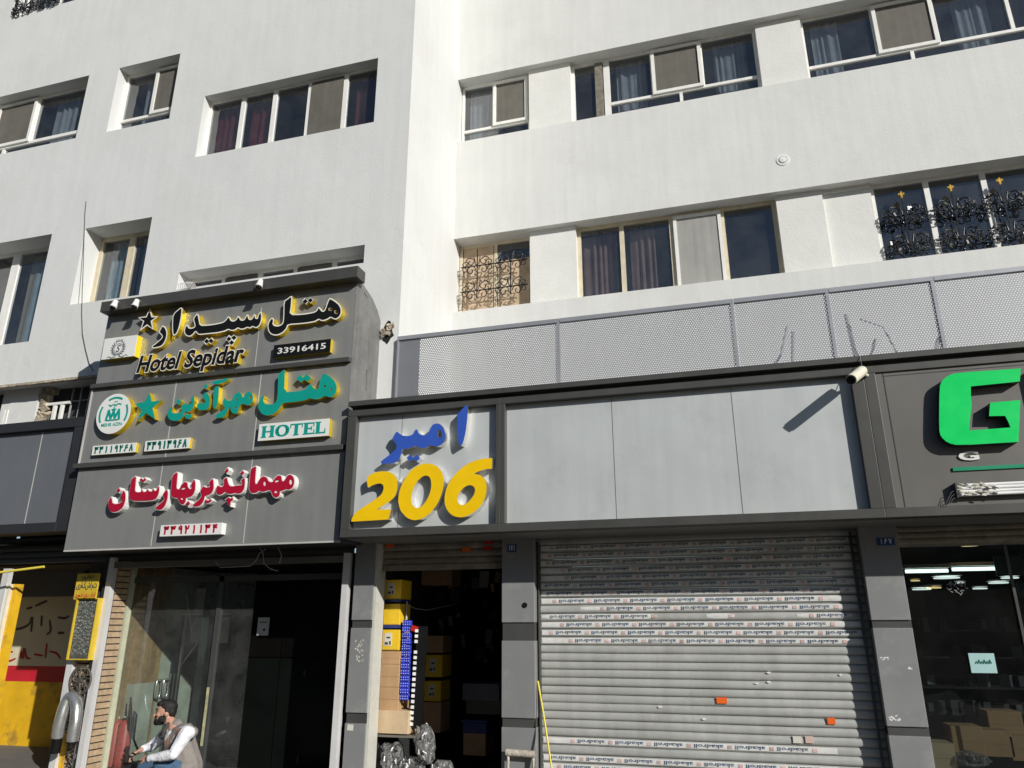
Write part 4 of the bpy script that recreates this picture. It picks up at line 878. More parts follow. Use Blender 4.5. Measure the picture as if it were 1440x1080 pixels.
silv = thing('shop_sign', (-.4, YF, ZF0), 'wide blank silver shop sign without lettering above the closed shutter', 'sign', 'shop signs of the right fascia')
m = MB(); fascia_frame(m, xB+.001, xC1, [(xB, xB1), (xC0, xC1-.002)]); m.build('frame', TRIM, silv, bevel=.004)
m = MB(); m.box(xB1, xC0, YF+.08, YF+.10, ZF0+.085, ZF1-.165); m.build('panel', SIGN_S, silv)
m = MB(); seams(m, [X_(864, 650, YF+.08), X_(1037, 640, YF+.08)], ZF0+.09, ZF1-.17, YF+.08, w=.005); m.build('seam', SIGN_G, silv)
gsg = thing('shop_sign', (2.9, YF, ZF0), 'taupe shop sign with a large green letter G at the right edge', 'sign', 'shop signs of the right fascia')
m = MB(); fascia_frame(m, xC1+.001, xD, [(xC1, xC1+.10)]); m.build('frame', TRIM, gsg, bevel=.004)
m = MB(); m.box(xC1+.10, xD, YF+.02, YF+.05, ZF0+.085, ZF1-.165); m.build('panel', SIGN_G2, gsg)
xs_ = X_(1254, 600, YF+.02)
m = MB(); seams(m, [xs_], ZF0+.09, ZF1-.17, YF+.02, w=.008); m.box(xs_, xD, YF+.017, YF+.03, ZF1-.205, ZF1-.198); m.build('seam', DSEAM, gsg)
Yf = YF-.075; a = (1300, 510, 7.2)
G = [(976, 58), (976, 58), (966, 190), (966, 190), (470, 240), (470, 240), (470, 330), (480, 430), (462, 560), (454, 686), (454, 686), (872, 656), (872, 656), (850, 600), (818, 540), (815, 538), (655, 541), (655, 541), (665, 404), (665, 404), (972, 379), (972, 379), (952, 802), (952, 802), (340, 837), (238, 812), (168, 752), (148, 680), (152, 250), (178, 180), (240, 130), (320, 103)]
m = MB(); letters(m, [T(*a, Yf, G)], Yf, YF+.02, 0, 1); m.build('large_letter', [GREEN, TRIM_D], gsg)
m = MB(); xn = X_(1476, 600, Yf); m.box(xn, xn+.28, Yf, YF+.02, Z_(1446, 622, Yf), Z_(1446, 515, Yf)); m.build('large_letter', GREEN, gsg)
Yq = YF+.005; p0, p1 = P(1349, 648, Yq), P(1378, 647, Yq); z1 = P(1363, 634.5, Yq).z
m = MB(); m.text('G', p0.x, p0.z, p1.x, z1, Yq, YF+.02, fat=.03); m.build('small_letter', WHITE, gsg)
m = MB(); m.box(X_(1340, 660, Yq), xD, Yq, YF+.019, Z_(1340, 662.5, Yq), Z_(1340, 657.5, Yq)); m.build('green_strip', GREEND, gsg)
# bundle of old fluorescent tubes lashed to the sign
tb = thing('tube_bundle', P(1345, 690, YF-.05), 'bundle of old white lamp tubes lashed under the green strip at the right edge', 'lamp tubes')
x0 = X_(1346, 690, YF-.03); zt, zb = Z_(1360, 680, YF-.03), Z_(1360, 698, YF-.03)
m = MB()
for k in range(4): z = zb+(zt-zb)*(k+.5)/4; m.tube([(x0+.02*k*.3, YF-.03+.004*(k % 2), z), (x0+3.2, YF-.03+.004*(k % 2), z)], (zt-zb)*.125, 10)
m.build('tube', WHITEP, tb)
m = MB()
for k in range(34): m.obox((x0+random.random()*.30, YF-.050, zb+(zt-zb)*random.random()), (.034, .006, .010), (random.random()*.4, random.random()*.6, 0), 1 if k % 4 == 0 else 0)
m.box(x0-.012, x0+.0, YF-.05, YF+.019, zb-.01, zt+.01, 1)
m.build('tape', [CCTV, INK], tb)
m = MB()
for k in range(3): p = (x0-.01, YF-.03, zb+.03*k); m.tube([p, (x0-.05, YF-.04, zb-.02+.03*k), (x0-.07-.02*k, YF-.03, zb-.06)], .003, 4)
m.build('loose_wire', WIRE, tb)

# fascia casing: roof slab and soffit over the shop fronts
sh = thing('shop_parade', (0, YP, 0), 'row of low shop fronts with grey clad pillars below the fascia signs', 'shop fronts')
m = MB(); m.box(XSR+.05, 6, YF+.17, YR+.2, ZF1-.06, ZF1-.02); m.build('roof_slab', CEIL, sh)
m = MB(); m.box(xA, 6, YF+.16, YP+.2, ZF0+.0, ZF0+.03); m.build('soffit', CEIL, sh)
m = MB(); m.box(xA+.25, 6, YP+.2, YP+.24, ZF0-.06, ZF1-.06); m.build('lintel_wall', CEIL, sh)

# perforated screens above the fascia
YQ = 8.06; zq0, zq1 = 4.14, 5.185
ed = [XC+.01, X_(788, 490, YQ), X_(1035, 460, YQ), X_(1168, 430, YQ), X_(1318, 420, YQ), 4.6]
names = ['leftmost perforated grey metal screen, beside the jutting hotel wall', 'second perforated grey metal screen from the left, above the blank silver sign', 'narrow perforated grey metal screen left of the wires behind the mesh', 'perforated grey metal screen with crossing bars visible through it', 'rightmost perforated grey metal screen, above the green letter']
for k in range(5):
    a, b = ed[k]+.003, ed[k+1]-.003
    t = thing('perforated_screen', ((a+b)/2, YQ, zq0), names[k], 'metal screen', 'perforated screens above the shop signs')
    m = MB(); m.quad((a, YQ, zq0), (b, YQ, zq0), (b, YQ, zq1-.05), (a, YQ, zq1-.05)); m.build('mesh_panel', PERF, t)
    m = MB(); m.box(a, b, YQ-.02, YQ+.03, zq1-.05, zq1); m.box(a, b, YQ-.015, YQ+.03, zq0-.04, zq0); m.box(b-.035, b, YQ-.018, YQ+.03, zq0, zq1-.05)
    if k == 0: m.box(a, a+.02, YQ-.018, YQ+.03, zq0, zq1-.05)
    m.build('frame', mat('screen_frame_metal%d' % k, (.33, .34, .365), .45, metal=.3, var=.06), t)
    if k == 0: m = MB(); m.box(a+.022, a+.30, YQ+.012, YQ+.02, zq0, zq1-.05); m.build('backing_strip', mat('screen_backing', (.25, .26, .285), .6, var=.1), t)
br = MB(); zq = ZF1-.02
br.tube([(ed[2]+.58, 9.1, zq), (ed[2]+.70, 9.0, zq+1.0)], .022, 8)
br.tube([(ed[2]-.35, 8.7, zq), (ed[2]-.05, 8.72, zq+.10), (ed[2]+.25, 8.74, zq+.30), (ed[2]+.50, 8.76, zq+.62), (ed[2]+.62, 8.78, zq+1.0)], .016, 8)
br.tube([(ed[3]-1.0, 8.62, zq+.30), (ed[3]+.6, 8.62, zq+.34), (ed[4]+1.2, 8.62, zq+.33)], .022, 8)
br.tube([(ed[3]+.28, 8.5, zq), (ed[3]+.22, 8.5, zq+.95)], .024, 8)
br.tube([(ed[3]+.12, 8.5, zq+.08), (ed[3]+.36, 8.5, zq+.30), (ed[3]+.48, 8.5, zq+.62)], .016, 8)
br.tube([(ed[3]+.62, 8.6, zq), (ed[3]+.72, 8.6, zq+.4), (ed[3]+.60, 8.6, zq+.8), (ed[3]+.38, 8.6, zq+.92)], .010, 6)
br.tube([(ed[4]-.10, 8.55, zq+.1), (ed[4]+.10, 8.6, zq+.6)], .026, 6)
tag(br.build('scrap_frame', mat('old_scrap_steel', (.34, .34, .35), .7, var=.3)), 'jumble of old steel bars standing behind the perforated screens', 'scrap metal')
br = MB(); br.tube([(ed[1]+.15, 8.6, zq), (ed[1]+.35, 8.6, zq+.2), (ed[1]+.62, 8.6, zq+.28), (ed[1]+.9, 8.6, zq+.16), (ed[1]+1.0, 8.6, zq)], .03, 6)
tag(br.build('bent_pipe', mat('old_bent_pipe', (.36, .36, .36), .6, var=.2)), 'bent grey pipe arching behind the second perforated screen', 'pipe')

# security camera on the corner post of the fascia
cc = thing('security_camera', P(1208, 522, YF-.1), 'cream security camera on a short arm at the top corner left of the green letter', 'security camera')
p0, p1 = P(1197, 534, YF-.34), P(1213, 521, YF-.10)
ax = (p1-p0).normalized()
m = MB(); m.tube([p0, p0+ax*.02, p1-ax*.02, p1], [.048, .05, .05, .044], 14); m.build('body', CCTV, cc)
m = MB(); m.disc(p0-ax*.004, -ax, .040, .012, 14); m.build('lens', BLACK, cc)
m = MB(); m.tube([p1-ax*.05, p1+Vector((.03, .05, -.03)), (p1.x+.05, YF+.0, p1.z-.02)], .018, 8); m.build('arm', CCTV, cc)
m = MB(); m.tube([p1, (p1.x+.01, YF-.03, p1.z+.14), (p1.x+.0, YF+.1, p1.z+.3)], .004, 4); m.build('cable', WIRE, cc)

# ------------------------------------------------------------------ pillars between the shop fronts
GPL = 'grey clad pillars between the shop fronts'
def pillar(x0, x1, label, side=True, grooves=((1.505, 1.69), (.665, .755)), jamb=None):
    t = thing('pillar', ((x0+x1)/2, YP, 0), label, 'pillar', GPL)
    m = MB(); zs = [0]+[v for g in sorted(grooves) for v in g]+[ZF0+.02]
    for k in range(0, len(zs), 2):
        m.box(x0, x1, YP, YP+.28, zs[k], zs[k+1])
    m.build('cladding', PILL, t, bevel=.004)
    m = MB()
    for a, b in grooves: m.box(x0+.006, x1-.006, YP+.018, YP+.28, a, b)
    m.build('groove_strip', GROOVE, t)
    if jamb:
        m = MB(); m.box(x1+.001, x1+jamb, YP+.02, YP+.24, 0, ZF0); m.build('door_jamb', WPJ, t)
    return t
WPJ = mat('cream_door_jamb', (.55, .54, .48), .6, var=.12, vscale=6, dirt=(.25, .23, .2), dscale=6, damt=.5)
g1 = ((Z_(500, 883, YP), Z_(500, 872, YP)), (Z_(490, 1017, YP), Z_(490, 1002, YP)))
p1 = pillar(X_(500, 780, YP), -3.913, 'narrow grey pillar between the glass hotel entrance and the crowded parts shop', grooves=g1, jamb=.03)
p2 = pillar(X_(705.5, 900, YP), X_(753, 1000, YP), 'grey pillar with a dark bolt hole left of the closed shutter')
p3 = pillar(X_(1207, 747, YP), X_(1261, 747, YP), 'grey pillar scuffed with white paint right of the closed shutter', grooves=((Z_(1260, 883, YP), Z_(1260, 872, YP)), (Z_(1270, 1035, YP), Z_(1270, 1022, YP))))
q = P(738, 851, YP); m = MB(); m.disc((q.x, YP+.004, q.z), (0, -1, 0), .028, .012, 16); m.build('bolt_hole', BLACK, p2)
q = P(499, 1005, YP)
m = MB(); q = P(492, 1023, YP); m.box(q.x-.03, q.x+.04, YP-.003, YP, q.z-.03, q.z+.03); m.build('paper_sticker', PAPER, p1)
m = MB()
for k in range(26):
    q = P(500+random.random()*12, 900+random.random()*30, YP); m.prism([(q.x+.012*random.random()*math.cos(t), q.z+.018*random.random()*math.sin(t)) for t in (0, 1, 2, 3, 4, 5)], YP-.001-.0002*k, YP+.001)
m.build('paint_flake', PAPER, p1)
m = MB()
for (cx, cy, n, sp) in ((1244, 926, 5, 3), (1258, 1010, 12, 4), (1280, 940, 6, 2)):
    for k in range(n):
        q = P(cx+random.gauss(0, sp), cy+random.gauss(0, sp*.45), YP); m.prism([(q.x+.022*random.random()*math.cos(t), q.z+.014*random.random()*math.sin(t)) for t in (0, 1, 2, 3, 4, 5)], YP-.001-.0002*k, YP+.001)
m.build('paint_flake', WHITE, p3)
for (px, py, w_, h_, sx, lab, pr) in ((720, 771, .105, .085, '171', 'small blue house number plate 171 on the pillar left of the closed shutter', 0), (1245.5, 761.5, .155, .075, '167', 'small blue house number plate 167 on the pillar right of the closed shutter', 0)):
    q = P(px, py, YP); t = thing('number_plate', q, lab, 'house number')
    m = MB(); m.box(q.x-w_/2, q.x+w_/2, YP-.007, YP-.001, q.z-h_/2, q.z+h_/2); m.build('plate', PLATEB, t, bevel=.002)
    m = MB(); digits(m, sx, q.x-w_*.40, q.z-h_*.28, q.x+w_*.38, q.z+h_*.34, YP-.0095, YP-.006, w=.16); m.build('digits', WHITE, t)

# ------------------------------------------------------------------ big closed roller shutter
YSH = 8.14
x0, x1 = X_(753.5, 900, YP)+.004, X_(1207, 800, YP)-.004
shu = thing('roller_shutter', ((x0+x1)/2, YSH, 0), 'closed grey roller shutter with taped slats between two grey pillars', 'roller shutter')
pit = .0805
def slat_rows(mb, x0, x1, za, zb, Y, pit, mi=0):
    n = int(round((zb-za)/pit)); prof = [(.0, 0), (-.012, .06), (-.0165, .30), (-.0150, .60), (-.008, .90), (.003, .94), (.004, 1.0)]
    for k in range(n):
        z = za+k*pit; vs = []; dyk = random.uniform(-.003, .003); tl = random.uniform(-.004, .004)
        nx = 8
        for (dy, f) in prof:
            for i in range(nx+1):
                xx = x0+(x1-x0)*i/nx; vs.append((xx, Y+dy+dyk+tl*(f-.5)+.0022*math.sin(i*1.9+k*2.3)*math.sin(k*1.7+i*.4), z+f*pit+.0016*math.sin(k*5.1+i*.6)))
        q = nx+1
        mb.add(vs, [(j*q+i, j*q+i+1, (j+1)*q+i+1, (j+1)*q+i) for j in range(len(prof)-1) for i in range(nx)], mi, True)
zt0 = Z_(756, 901, YSH)-.5*pit          # lowest row of the upper tape block
base = zt0-int(zt0/pit)*pit
m = MB(); slat_rows(m, x0-.1, x1+.1, base-2*pit, ZF0+.06, YSH, pit); m.build('slats', SLAT, shu)
m = MB(); m.box(x0-.0, x0+.012, YP+.1, YSH+.03, 0, ZF0-.03); m.build('guide_rail', GROOVE, shu); m = MB(); m.box(x1-.012, x1, YP+.1, YSH+.03, 0, ZF0-.03); m.build('guide_rail', GROOVE, shu)
rows = [round((zt0-base)/pit)+k for k in range(13)]
lowz = [Z_(800, y, YSH) for y in (1042, 1066, 1077)]
rows += [int((z-base)/pit) for z in lowz]+[int((lowz[-1]-base)/pit)-2]
per = .385
TAPEPINK = mat('faded_pink_print', (.58, .40, .37), .6, var=.3, vscale=12)
def torn(k): return {3: (.62, 1.30), 4: (0, .33)}.get(k)
for k, r_ in enumerate(rows):
    z = base+r_*pit; za, zb = z+pit*.20, z+pit*.86; yy = YSH-.0225
    m = MB(); xx0 = x0+.022; xx1 = x1-.022
    if 12 < k: xx1 = x1-.3-random.random()*.3
    segs = [(xx0, xx1)]
    if k == 3: segs = [(xx0, x0+1.25), (x0+1.75, x0+2.03), (x0+2.62, xx1-.06)]
    if k == 4: segs = [(x0+.45, xx1)]
    for a, b in segs:
        n = max(4, int((b-a)/.09)); top = []; bot = []
        for i in range(n+1):
            xx = a+(b-a)*i/n; e0 = .006*random.random() if k in (2, 3, 4) else .002*random.random()
            w_ = (.3 if (i in (0, n) and k in (3, 4)) else 1)
            bot.append((xx, yy+.0045, za+e0+(1-w_)*.02)); top.append((xx, yy+.0035, zb-e0-(1-w_)*.012))
        md = [(p[0], yy, (p[2]+q[2])/2) for p, q in zip(bot, top)]
        m.add(bot+md+top, [(j*(n+1)+i, j*(n+1)+i+1, (j+1)*(n+1)+i+1, (j+1)*(n+1)+i) for j in (0, 1) for i in range(n)], 0, True)
    t = m.build('tape_strip', TAPE, shu)
    m = MB(); xx = xx0-random.random()*per
    while xx < xx1:
        for a, b in segs:
            if xx > a+.02 and xx+.29 < b: m.text('akadroll', xx, za+.012, xx+.275, zb-.010, yy-.003, yy+.0005, flip=True, fat=.012, res=2)
        xx += per
    if m.v: m.build('tape_lettering', TAPEINK, t)
    m = MB(); xx -= per*.5-.14
    while xx > xx0+.05:
        if any(a+.02 < xx-.02 and xx+.03 < b for a, b in segs): m.box(xx-.018, xx+.022, yy-.0026, yy+.0005, za+.012, zb-.012)
        xx -= per
    if m.v: m.build('tape_emblem', TAPEPINK, t)
def sticker(px, py, w_, h_, mt, nm='sticker'):
    q = P(px, py, YSH-.02); m = MB(); m.box(q.x-w_/2, q.x+w_/2, YSH-.029, YSH-.017, q.z-h_/2, q.z+h_/2); m.build(nm, mt, shu)
sticker(1015, 985, .10, .055, ORANGE); sticker(1169, 1014, .07, .055, ORANGE); sticker(1121, 1040, .075, .06, PAPER); sticker(1138, 1040, .07, .06, mat('pink_paper', (.62, .47, .40), .6))
m = MB()
for (cx, cy) in ((928, 994), (990, 1011), (1064, 961), (1081, 959), (1182, 949), (1081, 946)):
    q = P(cx, cy, YSH-.02); m.prism([(q.x+.028*(.4+random.random()*.6)*math.cos(t), q.z+.009*math.sin(t)) for t in (0, 1, 2, 3, 4, 5)], YSH-.027, YSH-.016)
m.build('paint_flake', WHITE, shu)
m = MB(); a, b = P(756.5, 958, YSH-.10), P(776, 1082, YSH-.45); b2 = a+(b-a)*1.9; m.tube([a, a+(b-a)*.5+Vector((.004, 0, 0)), b, b2], .0095, 8)
tag(m.build('yellow_pole', YPOLE), 'thin yellow pole leaning on the left end of the closed shutter', 'pole')
# bundled pipe at the foot of the middle pillar
m = MB(); a, b = P(712, 1058, YP-.06), P(752, 1061, YP-.06); m.tube([a, b], .034, 12); m.tube([b+Vector((-.02, -.0, 0)), b+Vector((-.01, -.01, -.1)), b+Vector((-.01, -.01, -.5))], .014, 8, 0); m.tube([a+Vector((.02, 0, 0)), a+Vector((.015, 0, -.5))], .014, 8)
tag(m.build('hand_rail', mat('rag_wrapped_rail', (.46, .41, .34), .8, var=.3, vscale=20, bump=.01, bscale=30)), 'rag wrapped rail at the foot of the pillar left of the closed shutter', 'rail')

# ------------------------------------------------------------------ crowded parts shop (middle)
def room(parent, x0, x1, y0, y1, z1, mt, name='interior'):
    m = MB(); m.quad((x0, y1, 0), (x1, y1, 0), (x1, y1, z1), (x0, y1, z1)); m.quad((x0, y0, 0), (x0, y1, 0), (x0, y1, z1), (x0, y0, z1)); m.quad((x1, y1, 0), (x1, y0, 0), (x1, y0, z1), (x1, y1, z1))
    m.quad((x0, y0, z1), (x0, y1, z1), (x1, y1, z1), (x1, y0, z1)); m.quad((x0, y0, .004), (x1, y0, .004), (x1, y1, .004), (x0, y1, .004)); return m.build(name, mt, parent)
xa, xb = -3.93, X_(705.5, 900, YP)-.002
parts = thing('parts_shop', ((xa+xb)/2, YP, 0), 'open dark shop crammed with boxes under the 206 sign', 'shop')
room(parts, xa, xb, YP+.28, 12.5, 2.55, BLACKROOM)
m = MB(); zz = Z_(620, 797, YP+.1)
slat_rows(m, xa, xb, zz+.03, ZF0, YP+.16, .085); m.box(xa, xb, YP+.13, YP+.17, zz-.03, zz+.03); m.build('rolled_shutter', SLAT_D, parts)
m = MB()
for (px, py, mt_) in ((548, 768, 0), (656, 773, 0), (687, 762, 1), (686, 771, 1)):
    q = P(px, py, YP+.13); m.box(q.x-.05, q.x+.05, YP+.12, YP+.128, q.z-.022, q.z+.022, mt_)
m.build('sticker', [ORANGE, REDP], parts)
YB = 8.30
def carton(pxa, pya, pxb, pyb, Y, depth, label, mt, group=None, labelled=False, lid=None, rot=0, tape=True):
    a, b = P(pxa, pyb, Y), P(pxb, pya, Y); cx = (a.x+b.x)/2; w_, h_ = abs(b.x-a.x), abs(b.z-a.z); z0 = min(a.z, b.z)
    t = thing('box', (cx, Y, z0), label, 'box', group); t.rotation_euler.z = 0
    m = MB(); m.box(cx-w_/2, cx+w_/2, Y, Y+depth, z0, z0+h_); m.build('carton', mt, t, bevel=.006)
    if tape:
        m = MB(); m.box(cx-w_*.5+.004, cx+w_*.5-.004, Y-.002, Y+.001, z0+h_*.47, z0+h_*.485) if mt in (CARD, CARDL) else m.box(cx-w_*.46, cx+w_*.46, Y-.002, Y+.001, z0+h_*.03, z0+h_*.05); m.build('seam', mat(label[:12]+'_seam', (.33, .21, .11), .7), t)
    if labelled:
        m = MB(); m.box(cx-w_*.22, cx+w_*.14, Y-.003, Y+.001, z0+h_*.22, z0+h_*.84); lb = m.build('paper_label', PAPER, t)
        m = MB(); m.box(cx-w_*.12, cx+w_*.06, Y-.005, Y-.002, z0+h_*.58, z0+h_*.66); m.box(cx-w_*.19, cx-w_*.04, Y-.005, Y-.002, z0+h_*.28, z0+h_*.40); m.box(cx+w_*.02, cx+w_*.10, Y-.005, Y-.002, z0+h_*.28, z0+h_*.45); m.build('print', INK, lb)
    if lid:
        m = MB(); m.box(cx-w_*.5-.006, cx+w_*.5+.006, Y-.006, Y+depth+.006, z0-lid, z0-.002); m.build('base_band', BOXB, t)
    return t
GB = 'boxes stacked inside the parts shop'
carton(537, 815, 565, 843, YB, .3, 'shaded yellow box with a paper label, topmost of the stack by the left jamb', BOXY, GB, True, .03)
carton(534.5, 849, 563, 879, YB, .3, 'plain sunlit yellow box, second from top of the stack by the left jamb', BOXY, GB, False, .035)
carton(532, 885.5, 562, 914.5, YB, .3, 'sunlit yellow box with paper label, resting on brown cartons by the left jamb', BOXY, GB, True)
carton(530.5, 916, 563, 934, YB, .3, 'flat brown carton directly under the sunlit labelled yellow box', CARD, GB)
carton(528.5, 934.6, 562, 966, YB-.004, .3, 'middle brown carton between a flat one and a dented one by the left jamb', CARD, GB)
carton(528, 966.6, 561, 998, YB, .3, 'brown carton just above the pale wide carton on the shop shelf', CARD, GB)
carton(526, 1000, 575, 1031, YB-.06, .34, 'pale wide carton at the bottom of the stack, on the dark shelf', CARDL, GB, tape=False)
q0, q1 = P(524, 1033, YB-.08), P(583, 1033, YB-.08)
t = thing('shelf_rack', (q0.x, YB, 0), 'low dark metal shelf carrying the stack of cartons in the parts shop', 'shelf')
m = MB(); m.box(q0.x, q1.x, YB-.08, YB+.40, q0.z-.02, q0.z+.0); m.build('top', mat('dull_metal_shelf', (.20, .18, .15), .6, metal=.3), t)
for xx in (q0.x+.012, q1.x-.1): m = MB(); m.box(xx, xx+.025, YB-.07, YB-.04, 0, q0.z-.021); m.build('leg', TRIM_D, t)
# blue hanging packs and white tags
t = thing('blister_display', P(572, 930, YB+.02), 'tall hanging string of small blue packs beside the sunlit yellow boxes', 'display')
for (xx, ya, yb_) in ((571.5, 872, 985),):
    top, bot = P(573, ya, YB+.02), P(569, yb_, YB+.02)
    n = 13
    for k in range(n):
        f = (k+.5)/n; x = top.x+(bot.x-top.x)*f; z = top.z+(bot.z-top.z)*f; h = abs(top.z-bot.z)/n
        m = MB(); m.obox((x, YB+.02+.01*random.random(), z), (.11, .03, h*.9), (random.uniform(-.06, .06), random.uniform(-.05, .05), random.uniform(-.15, .15)))
        for i in range(4):
            for j in range(2): m.obox((x-.043+.028*i, YB-.002, z-h*.2+h*.4*j), (.006, .008, .006), (0, 0, 0), 1)
        m.build('pack', [BLUEP, WHITEP], t)
t = thing('tag_rack', P(584, 950, YB+.02), 'column of small white tags on a black strip beside the blue packs', 'display')
top, bot = P(586.5, 887, YB+.0), P(579, 1018, YB+.0)
m = MB(); m.obox(((top.x+bot.x)/2+.05, YB+.03, (top.z+bot.z)/2), (.13, .02, abs(top.z-bot.z)+.1), (0, .035, 0)); m.build('strip', BLACK, t)
for k in range(18):
    if k in (3, ): continue
    f = k/17; m = MB(); m.obox((top.x+(bot.x-top.x)*f, YB-.01, top.z+(bot.z-top.z)*f), (.035, .012, .033), (0, .1*random.random(), .2*random.random())); m.build('tag', WHITEP, t)
m = MB(); q = P(583, 884, YB); m.obox((q.x, YB, q.z), (.075, .03, .06), (0, .3, 0)); tag(m.build('red_pack', REDP), 'small red pack hanging above the white tags', 'pack')
# darker stock deeper in
YD = 9.4
for (a, b, c, d, mt_, lab, lb) in ((598, 894, 623, 918, CARD, 'dim brown carton on top of two labelled boxes inside the parts shop', False), (597, 921, 622, 952, BOXY, 'dim labelled box in the shop, upper of the pair behind the white tags', True), (596, 958, 620, 986, BOXY, 'dim labelled box in the shop, lower of the pair behind the white tags', True), (594, 988, 620, 1030, CARD, 'dim tall carton under the pair of labelled boxes', False), (586, 792, 636, 823, CARD, 'wide dim carton lying high up under the shop ceiling', False), (651, 1032, 683, 1062, CARD, 'dim brown carton with a blue bin on top, on the shop floor', False), (650, 962, 702, 985, GREYINK, 'grey machine housing deep in the parts shop, upper half', False), (655, 985, 704, 1004, TRIM, 'grey machine base deep in the parts shop, lower half', False)):
    carton(a, b, c, d, YD, .35, lab, mt_, GB, lb, tape=False)
q0, q1 = P(650, 1032, YD), P(684, 1013, YD); m = MB(); m.box(q0.x, q1.x, YD, YD+.3, q0.z+.004, q1.z-.03); m.box(q0.x-.02, q1.x+.02, YD-.02, YD+.32, q1.z-.03, q1.z)
tag(m.build('blue_bin', BOXB, bevel=.008), 'blue plastic bin on a carton at the back of the parts shop', 'bin')
random.seed(11)
t = thing('hanging_stock', P(640, 850, 9.9), 'dim jumble of parts hanging on the back wall of the shop', 'hanging parts')
for k in range(46):
    q = P(random.uniform(575, 703), random.uniform(800, 930), 9.9+random.random()*.6); m = MB(); s_ = random.uniform(.04, .16)
    m.obox(q, (s_*random.uniform(.3, 1), .05, s_*1.5), (random.random()*.4, random.random()*.5-.25, random.random())); m.build('part_packet', random.choice([GREYINK, TRIM, BOXB, INK, CARD, WIREW, REDP if k % 9 == 0 else TRIM]), t)
m = MB(); m.tube([P(570, 850, 8.6), P(585, 856, 8.8), P(600, 858, 9.0), P(640, 850, 9.6)], .006, 5); m.tube([P(572, 846, 8.45), P(571.5, 872, 8.4)], .012, 6); m.build('cord', WIREW, t)
# plastic bags on the floor
def blob_mesh(c, r, seed, n=3):
    bm = bmesh.new(); bmesh.ops.create_icosphere(bm, subdivisions=n, radius=1); rn = random.Random(seed); ph = [[rn.uniform(-6, 6) for _ in range(3)] for _ in range(9)]
    vs = []
    for v in bm.verts:
        d = 1+sum(.10*math.sin(v.co.dot(Vector(p))*1.6+i) for i, p in enumerate(ph))*.5+rn.uniform(-.05, .05)
        vs.append((c[0]+v.co.x*r[0]*d, c[1]+v.co.y*r[1]*d, c[2]+v.co.z*r[2]*d))
    fs = [tuple(v.index for v in f.verts) for f in bm.faces]; bm.free(); return vs, fs
for (px, py, rx, rz, tilt, sd_, lab) in ((553, 1066, .15, .16, 0, 3, 'crumpled clear bag under the low shop shelf, on the left'), (598, 1046, .10, .20, .2, 5, 'tall shiny clear bag of parts standing right of the shelf'), (578, 1078, .14, .10, 0, 8, 'low crumpled clear bag between two taller bags'), (622, 1083, .12, .10, 0, 12, 'small dull clear bag at the right of the tall shiny bag')):
    q = P(px, py, YB); vs, fs = blob_mesh((0, 0, 0), (rx, .13, rz), sd_); c_, s_ = math.cos(tilt), math.sin(tilt)
    vs = [(q.x+v[0]*c_-v[2]*s_, q.y+v[1], q.z+v[0]*s_+v[2]*c_) for v in vs]
    t = thing('plastic_bag', (q.x, q.y, q.z-rz), lab, 'plastic bag', 'clear plastic bags on the shop floor')
    m = MB(); m.add(vs, fs, 0, False); m.build('sack', BAG, t)
    m = MB(); rn = random.Random(sd_)
    for k in range(14):
        m.obox((q.x+rn.uniform(-.6, .6)*rx, q.y-.13, q.z+rn.uniform(-.8, .8)*rz), (.05, .008, .012), (rn.random()*3, rn.random()*3, rn.random()*3), k % 2)
    m.build('crease_shading', [WHITEP, BLACK], t)  # white and black slivers paint glints and dark folds on the film

# ------------------------------------------------------------------ right-hand shop behind glass
xa = X_(1261, 747, YP); YG = 8.12
gs = thing('glass_shop', (xa+1.6, YG, 0), 'dark glass fronted shop with ceiling lights right of the scuffed pillar', 'shop')
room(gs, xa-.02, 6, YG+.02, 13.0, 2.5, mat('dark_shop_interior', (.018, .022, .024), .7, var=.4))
m = MB(); m.quad((xa, YG, 0), (6, YG, 0), (6, YG, 2.38), (xa, YG, 2.38)); m.build('shop_window', SHOPG2, gs)
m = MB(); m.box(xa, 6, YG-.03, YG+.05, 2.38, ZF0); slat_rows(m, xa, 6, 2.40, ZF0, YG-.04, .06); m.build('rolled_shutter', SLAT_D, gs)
m = MB(); q0 = P(1424, 820, YG-.01); m.box(q0.x-.012, q0.x+.012, YG-.015, YG-.003, 0, 2.38); m.box(xa, xa+.03, YG-.015, YG-.003, 0, 2.38); m.build('window_frame', TRIM, gs)
for (px, py, Y, w_, mt_, lab) in ((1303, 803, 9.2, .42, TUBE_L, 'lit white lamp tube nearest the scuffed pillar in the glass shop'), (1374, 800, 9.2, .48, TUBE_L, 'lit white lamp tube in the middle of the glass shop ceiling'), (1447, 799, 9.2, .55, TUBE_L, 'lit white lamp tube cut off by the right photo edge')):
    q = P(px, py, Y); t = thing('tube_light', q, lab, 'ceiling light', 'lights inside the glass shop')
    m = MB(); m.tube([(q.x-w_/2, Y, q.z), (q.x+w_/2, Y, q.z)], .02, 10); m.build('tube', mt_, t)
    m = MB(); m.box(q.x-w_/2-.02, q.x+w_/2+.02, Y-.05, Y+.05, q.z+.032, q.z+.07); m.build('fitting', LAMPM, t)
